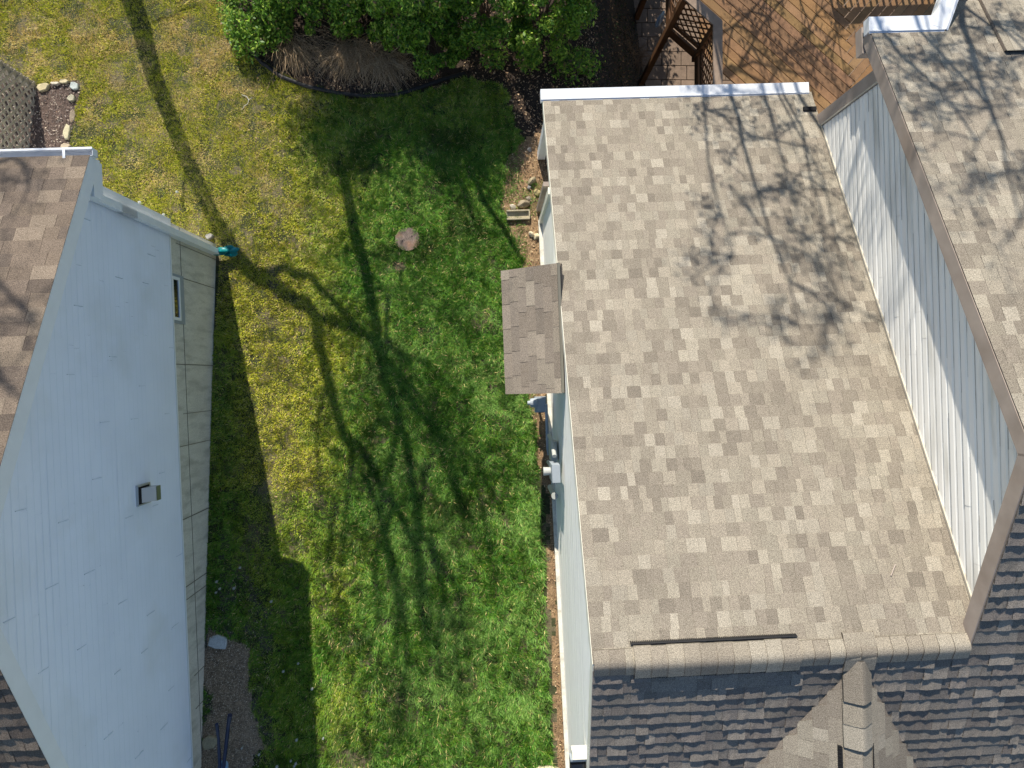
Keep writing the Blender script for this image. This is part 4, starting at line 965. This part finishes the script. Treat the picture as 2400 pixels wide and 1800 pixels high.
leafcloud(t1, tips1, 2600, .024, GR, 5, .14)
b2 = shadow_to_tree(755, 200, YT); b2.z = float(gz(b2.x, b2.y))-.1
t2 = thing('tree', b2, 'slender tree behind the shrubs with one thin straight shadow down the lawn', 'tree', 'trees beyond the top of the picture')
m = MB(); pts = traced(m, [(755, 200), (775, 300), (800, 400), (825, 500), (845, 590), (866, 680), (884, 770), (898, 860), (920, 940), (955, 1050), (975, 1170), (990, 1330), (1000, 1500)], YT, [.10, .12, .15, .18, .18, .17, .16, .15, .14, .13, .12, .10, .08])
pts_ = [traced(m, q_, YT, w_) for q_, w_ in (([(1075, 330), (1120, 440), (1180, 540), (1225, 620)], [.07, .09, .08, .06]), ([(1030, 320), (1075, 430), (1110, 520)], [.06, .06, .05]), ([(905, 850), (960, 930), (1060, 1080), (1110, 1250)], [.08, .08, .07, .05]), ([(940, 990), (900, 1150), (880, 1330), (890, 1480)], [.08, .08, .07, .05]), ([(985, 1250), (1080, 1400), (1100, 1560)], [.08, .07, .05]))]
for q_ in pts_: m.tube([Vector((b2.x+.3, YT, q_[0].z-.8)), q_[0]], [.04, .03], 6)
m.tube([b2, pts[0]], [.11, .085], 8); tips2 = []; rg = random.Random(77)
for k in range(4, len(pts)):
    for _ in range(3): grow(m, pts[k], Vector((rg.uniform(-1, 1), rg.uniform(-.4, .6), rg.uniform(0, .9))).normalized(), 1.1, .02, 1, rg, tips2)
m.build('trunk', M['bark'], t2); leafcloud(t2, tips2, 2500, .026, GR, 6, .16)
t4 = thing('tree', Vector((-2.2, 8.6, float(gz(-2.2, 8.6)))), 'unseen leaf mass added beyond the shrubs to darken the top of the lawn', 'tree', 'trees beyond the top of the picture')  # leaf mass added out of view, shaped to shade the upper lawn
rr_ = np.random.default_rng(44); cl = []
DARK = [(690, 250), (760, 225), (1000, 235), (1180, 235), (1210, 300), (1185, 380), (1120, 430), (1010, 400), (960, 350), (880, 390), (800, 400), (740, 350)]
while len(cl) < 120:
    x_, y_ = rr_.uniform(680, 1220), rr_.uniform(220, 430)
    if inpoly(np.array([x_]), np.array([y_]), DARK)[0]: cl.append(shadow_to_tree(x_, y_, rr_.uniform(7.9, 9.3)))
m = MB(); m.tube([t4.location, t4.location+Vector((0, 0, 1.6)), Vector((-1.9, 8.6, 2.4))], [.12, .09, .05], 8)
for q in cl[::3]: m.tube([Vector((-2.1, 8.6, q.z-.4)), q], [.03, .008], 5, cap=False)
m.build('trunk', M['bark'], t4); leafcloud(t4, cl, 13000, .045, GR, 45, .20)  # stem and leaves of the added shade mass over the upper lawn
t5 = thing('tree', Vector((3.2, 9.6, float(gz(3.2, 9.6)))), 'unseen dark foliage added beyond the deck to keep the bed beside it in shade', 'tree', 'trees beyond the top of the picture')  # invented crown out of view, placed to keep the bed dark
cl = []; DB = [(1390, -60), (1560, -60), (1550, 215), (1290, 215), (1330, 100)]
while len(cl) < 110:
    x_, y_ = rr_.uniform(1280, 1560), rr_.uniform(-60, 215)
    if inpoly(np.array([x_]), np.array([y_]), DB)[0]: cl.append(shadow_to_tree(x_, y_, rr_.uniform(8.6, 9.8)))
m = MB(); tp = sum(cl, Vector())/len(cl); m.tube([t5.location, Vector((tp.x+.3, 9.6, tp.z-1)), tp], [.14, .1, .04], 8)
for q in cl[::3]: m.tube([Vector((tp.x, tp.y, q.z-.3)), q], [.025, .008], 5, cap=False)
m.build('trunk', M['bark'], t5); leafcloud(t5, cl, 22000, .045, GR, 46, .15)  # stem and leaves of the added shade mass for the bed
# tree whose leafy crown dapples the roofs
def roofpt(px, py):
    w = R3 @ Vector(((px-1200)/F, (900-py)/F, -1)); c = Vector((0, 0, CH)); n = (UP-(e2*SB)).normalized(); q = HR(0, 0, ZR); return c+w*((q-c).dot(n)/w.dot(n))
def uroof(px, py):
    w = R3 @ Vector(((px-1200)/F, (900-py)/F, -1)); c = Vector((0, 0, CH)); n = (UP-(e2*SB)).normalized(); q = HR(0, BP, ZP); return c+w*((q-c).dot(n)/w.dot(n))
YR = 9.3
b3 = shadow_to_tree(1700, 120, YR, roofpt); base3 = Vector((b3.x+.1, YR, float(gz(b3.x+.1, YR))-.2))
t3 = thing('tree', base3, 'leafy tree beyond the deck whose crown dapples the shingle roofs', 'tree', 'trees beyond the top of the picture')
m = MB(); tips3 = []; rg = random.Random(31)
limbs = [([(1700, 120), (1712, 220), (1740, 330), (1775, 450), (1810, 560), (1850, 660), (1870, 760)], roofpt, .07, .02), ([(1650, 205), (1655, 260)], roofpt, .02, .01), ([(1790, 220), (1820, 330), (1850, 440), (1890, 560)], roofpt, .045, .015),
         ([(2245, -30), (2255, 60), (2285, 150), (2320, 250)], uroof, .10, .05), ([(2265, 20), (2320, 60), (2400, 130)], uroof, .06, .03), ([(2050, 60), (2110, 130), (2200, 210), (2290, 330)], uroof, .06, .03), ([(2320, 250), (2360, 400), (2390, 520)], uroof, .05, .02), ([(2140, 30), (2200, 110), (2250, 210)], uroof, .03, .02)]
def dkp(px, py): return P(px, py, CH-DZ)
limbs += [([(1560, 210), (1640, 120), (1720, 60), (1800, -20)], dkp, .05, .02), ([(1700, 190), (1760, 110), (1800, 40), (1860, -30)], dkp, .05, .02), ([(1800, 200), (1850, 120), (1900, 60)], dkp, .04, .015), ([(1900, 180), (1930, 110), (1960, 60)], dkp, .03, .015),
          ([(1880, 300), (1900, 420), (1930, 560), (1960, 700)], roofpt, .04, .015), ([(1930, 420), (1960, 560), (1990, 720)], roofpt, .03, .012), ([(1660, 380), (1690, 500), (1720, 600)], roofpt, .03, .012)]
first = None
for path, sf, w0, w1 in limbs:
    pts = traced(m, path, YR, np.linspace(w0, w1, len(path)), sf)
    fork = Vector((base3.x+.3, YR, base3.z+4.2)); m.tube([fork, (fork+pts[0])/2+Vector((0, .1, -.15)), pts[0]], [w0*.8, w0*.6, w0*.5], 6)
    for k in range(1, len(pts)):
        for _ in range(2 if sf is dkp else 3): grow(m, pts[k], Vector((rg.uniform(-1, 1), rg.uniform(-.4, .5), rg.uniform(-.6, .7))).normalized(), .55, .017, 2, rg, tips3)
m.tube([base3, base3+Vector((.1, 0, 2)), fork], [.2, .17, .13], 10); m.build('trunk', M['bark'], t3)
wt = []
for q in tips3: wt.append(q)
leafcloud(t3, wt, 9500, .03, GR, 8, .06)
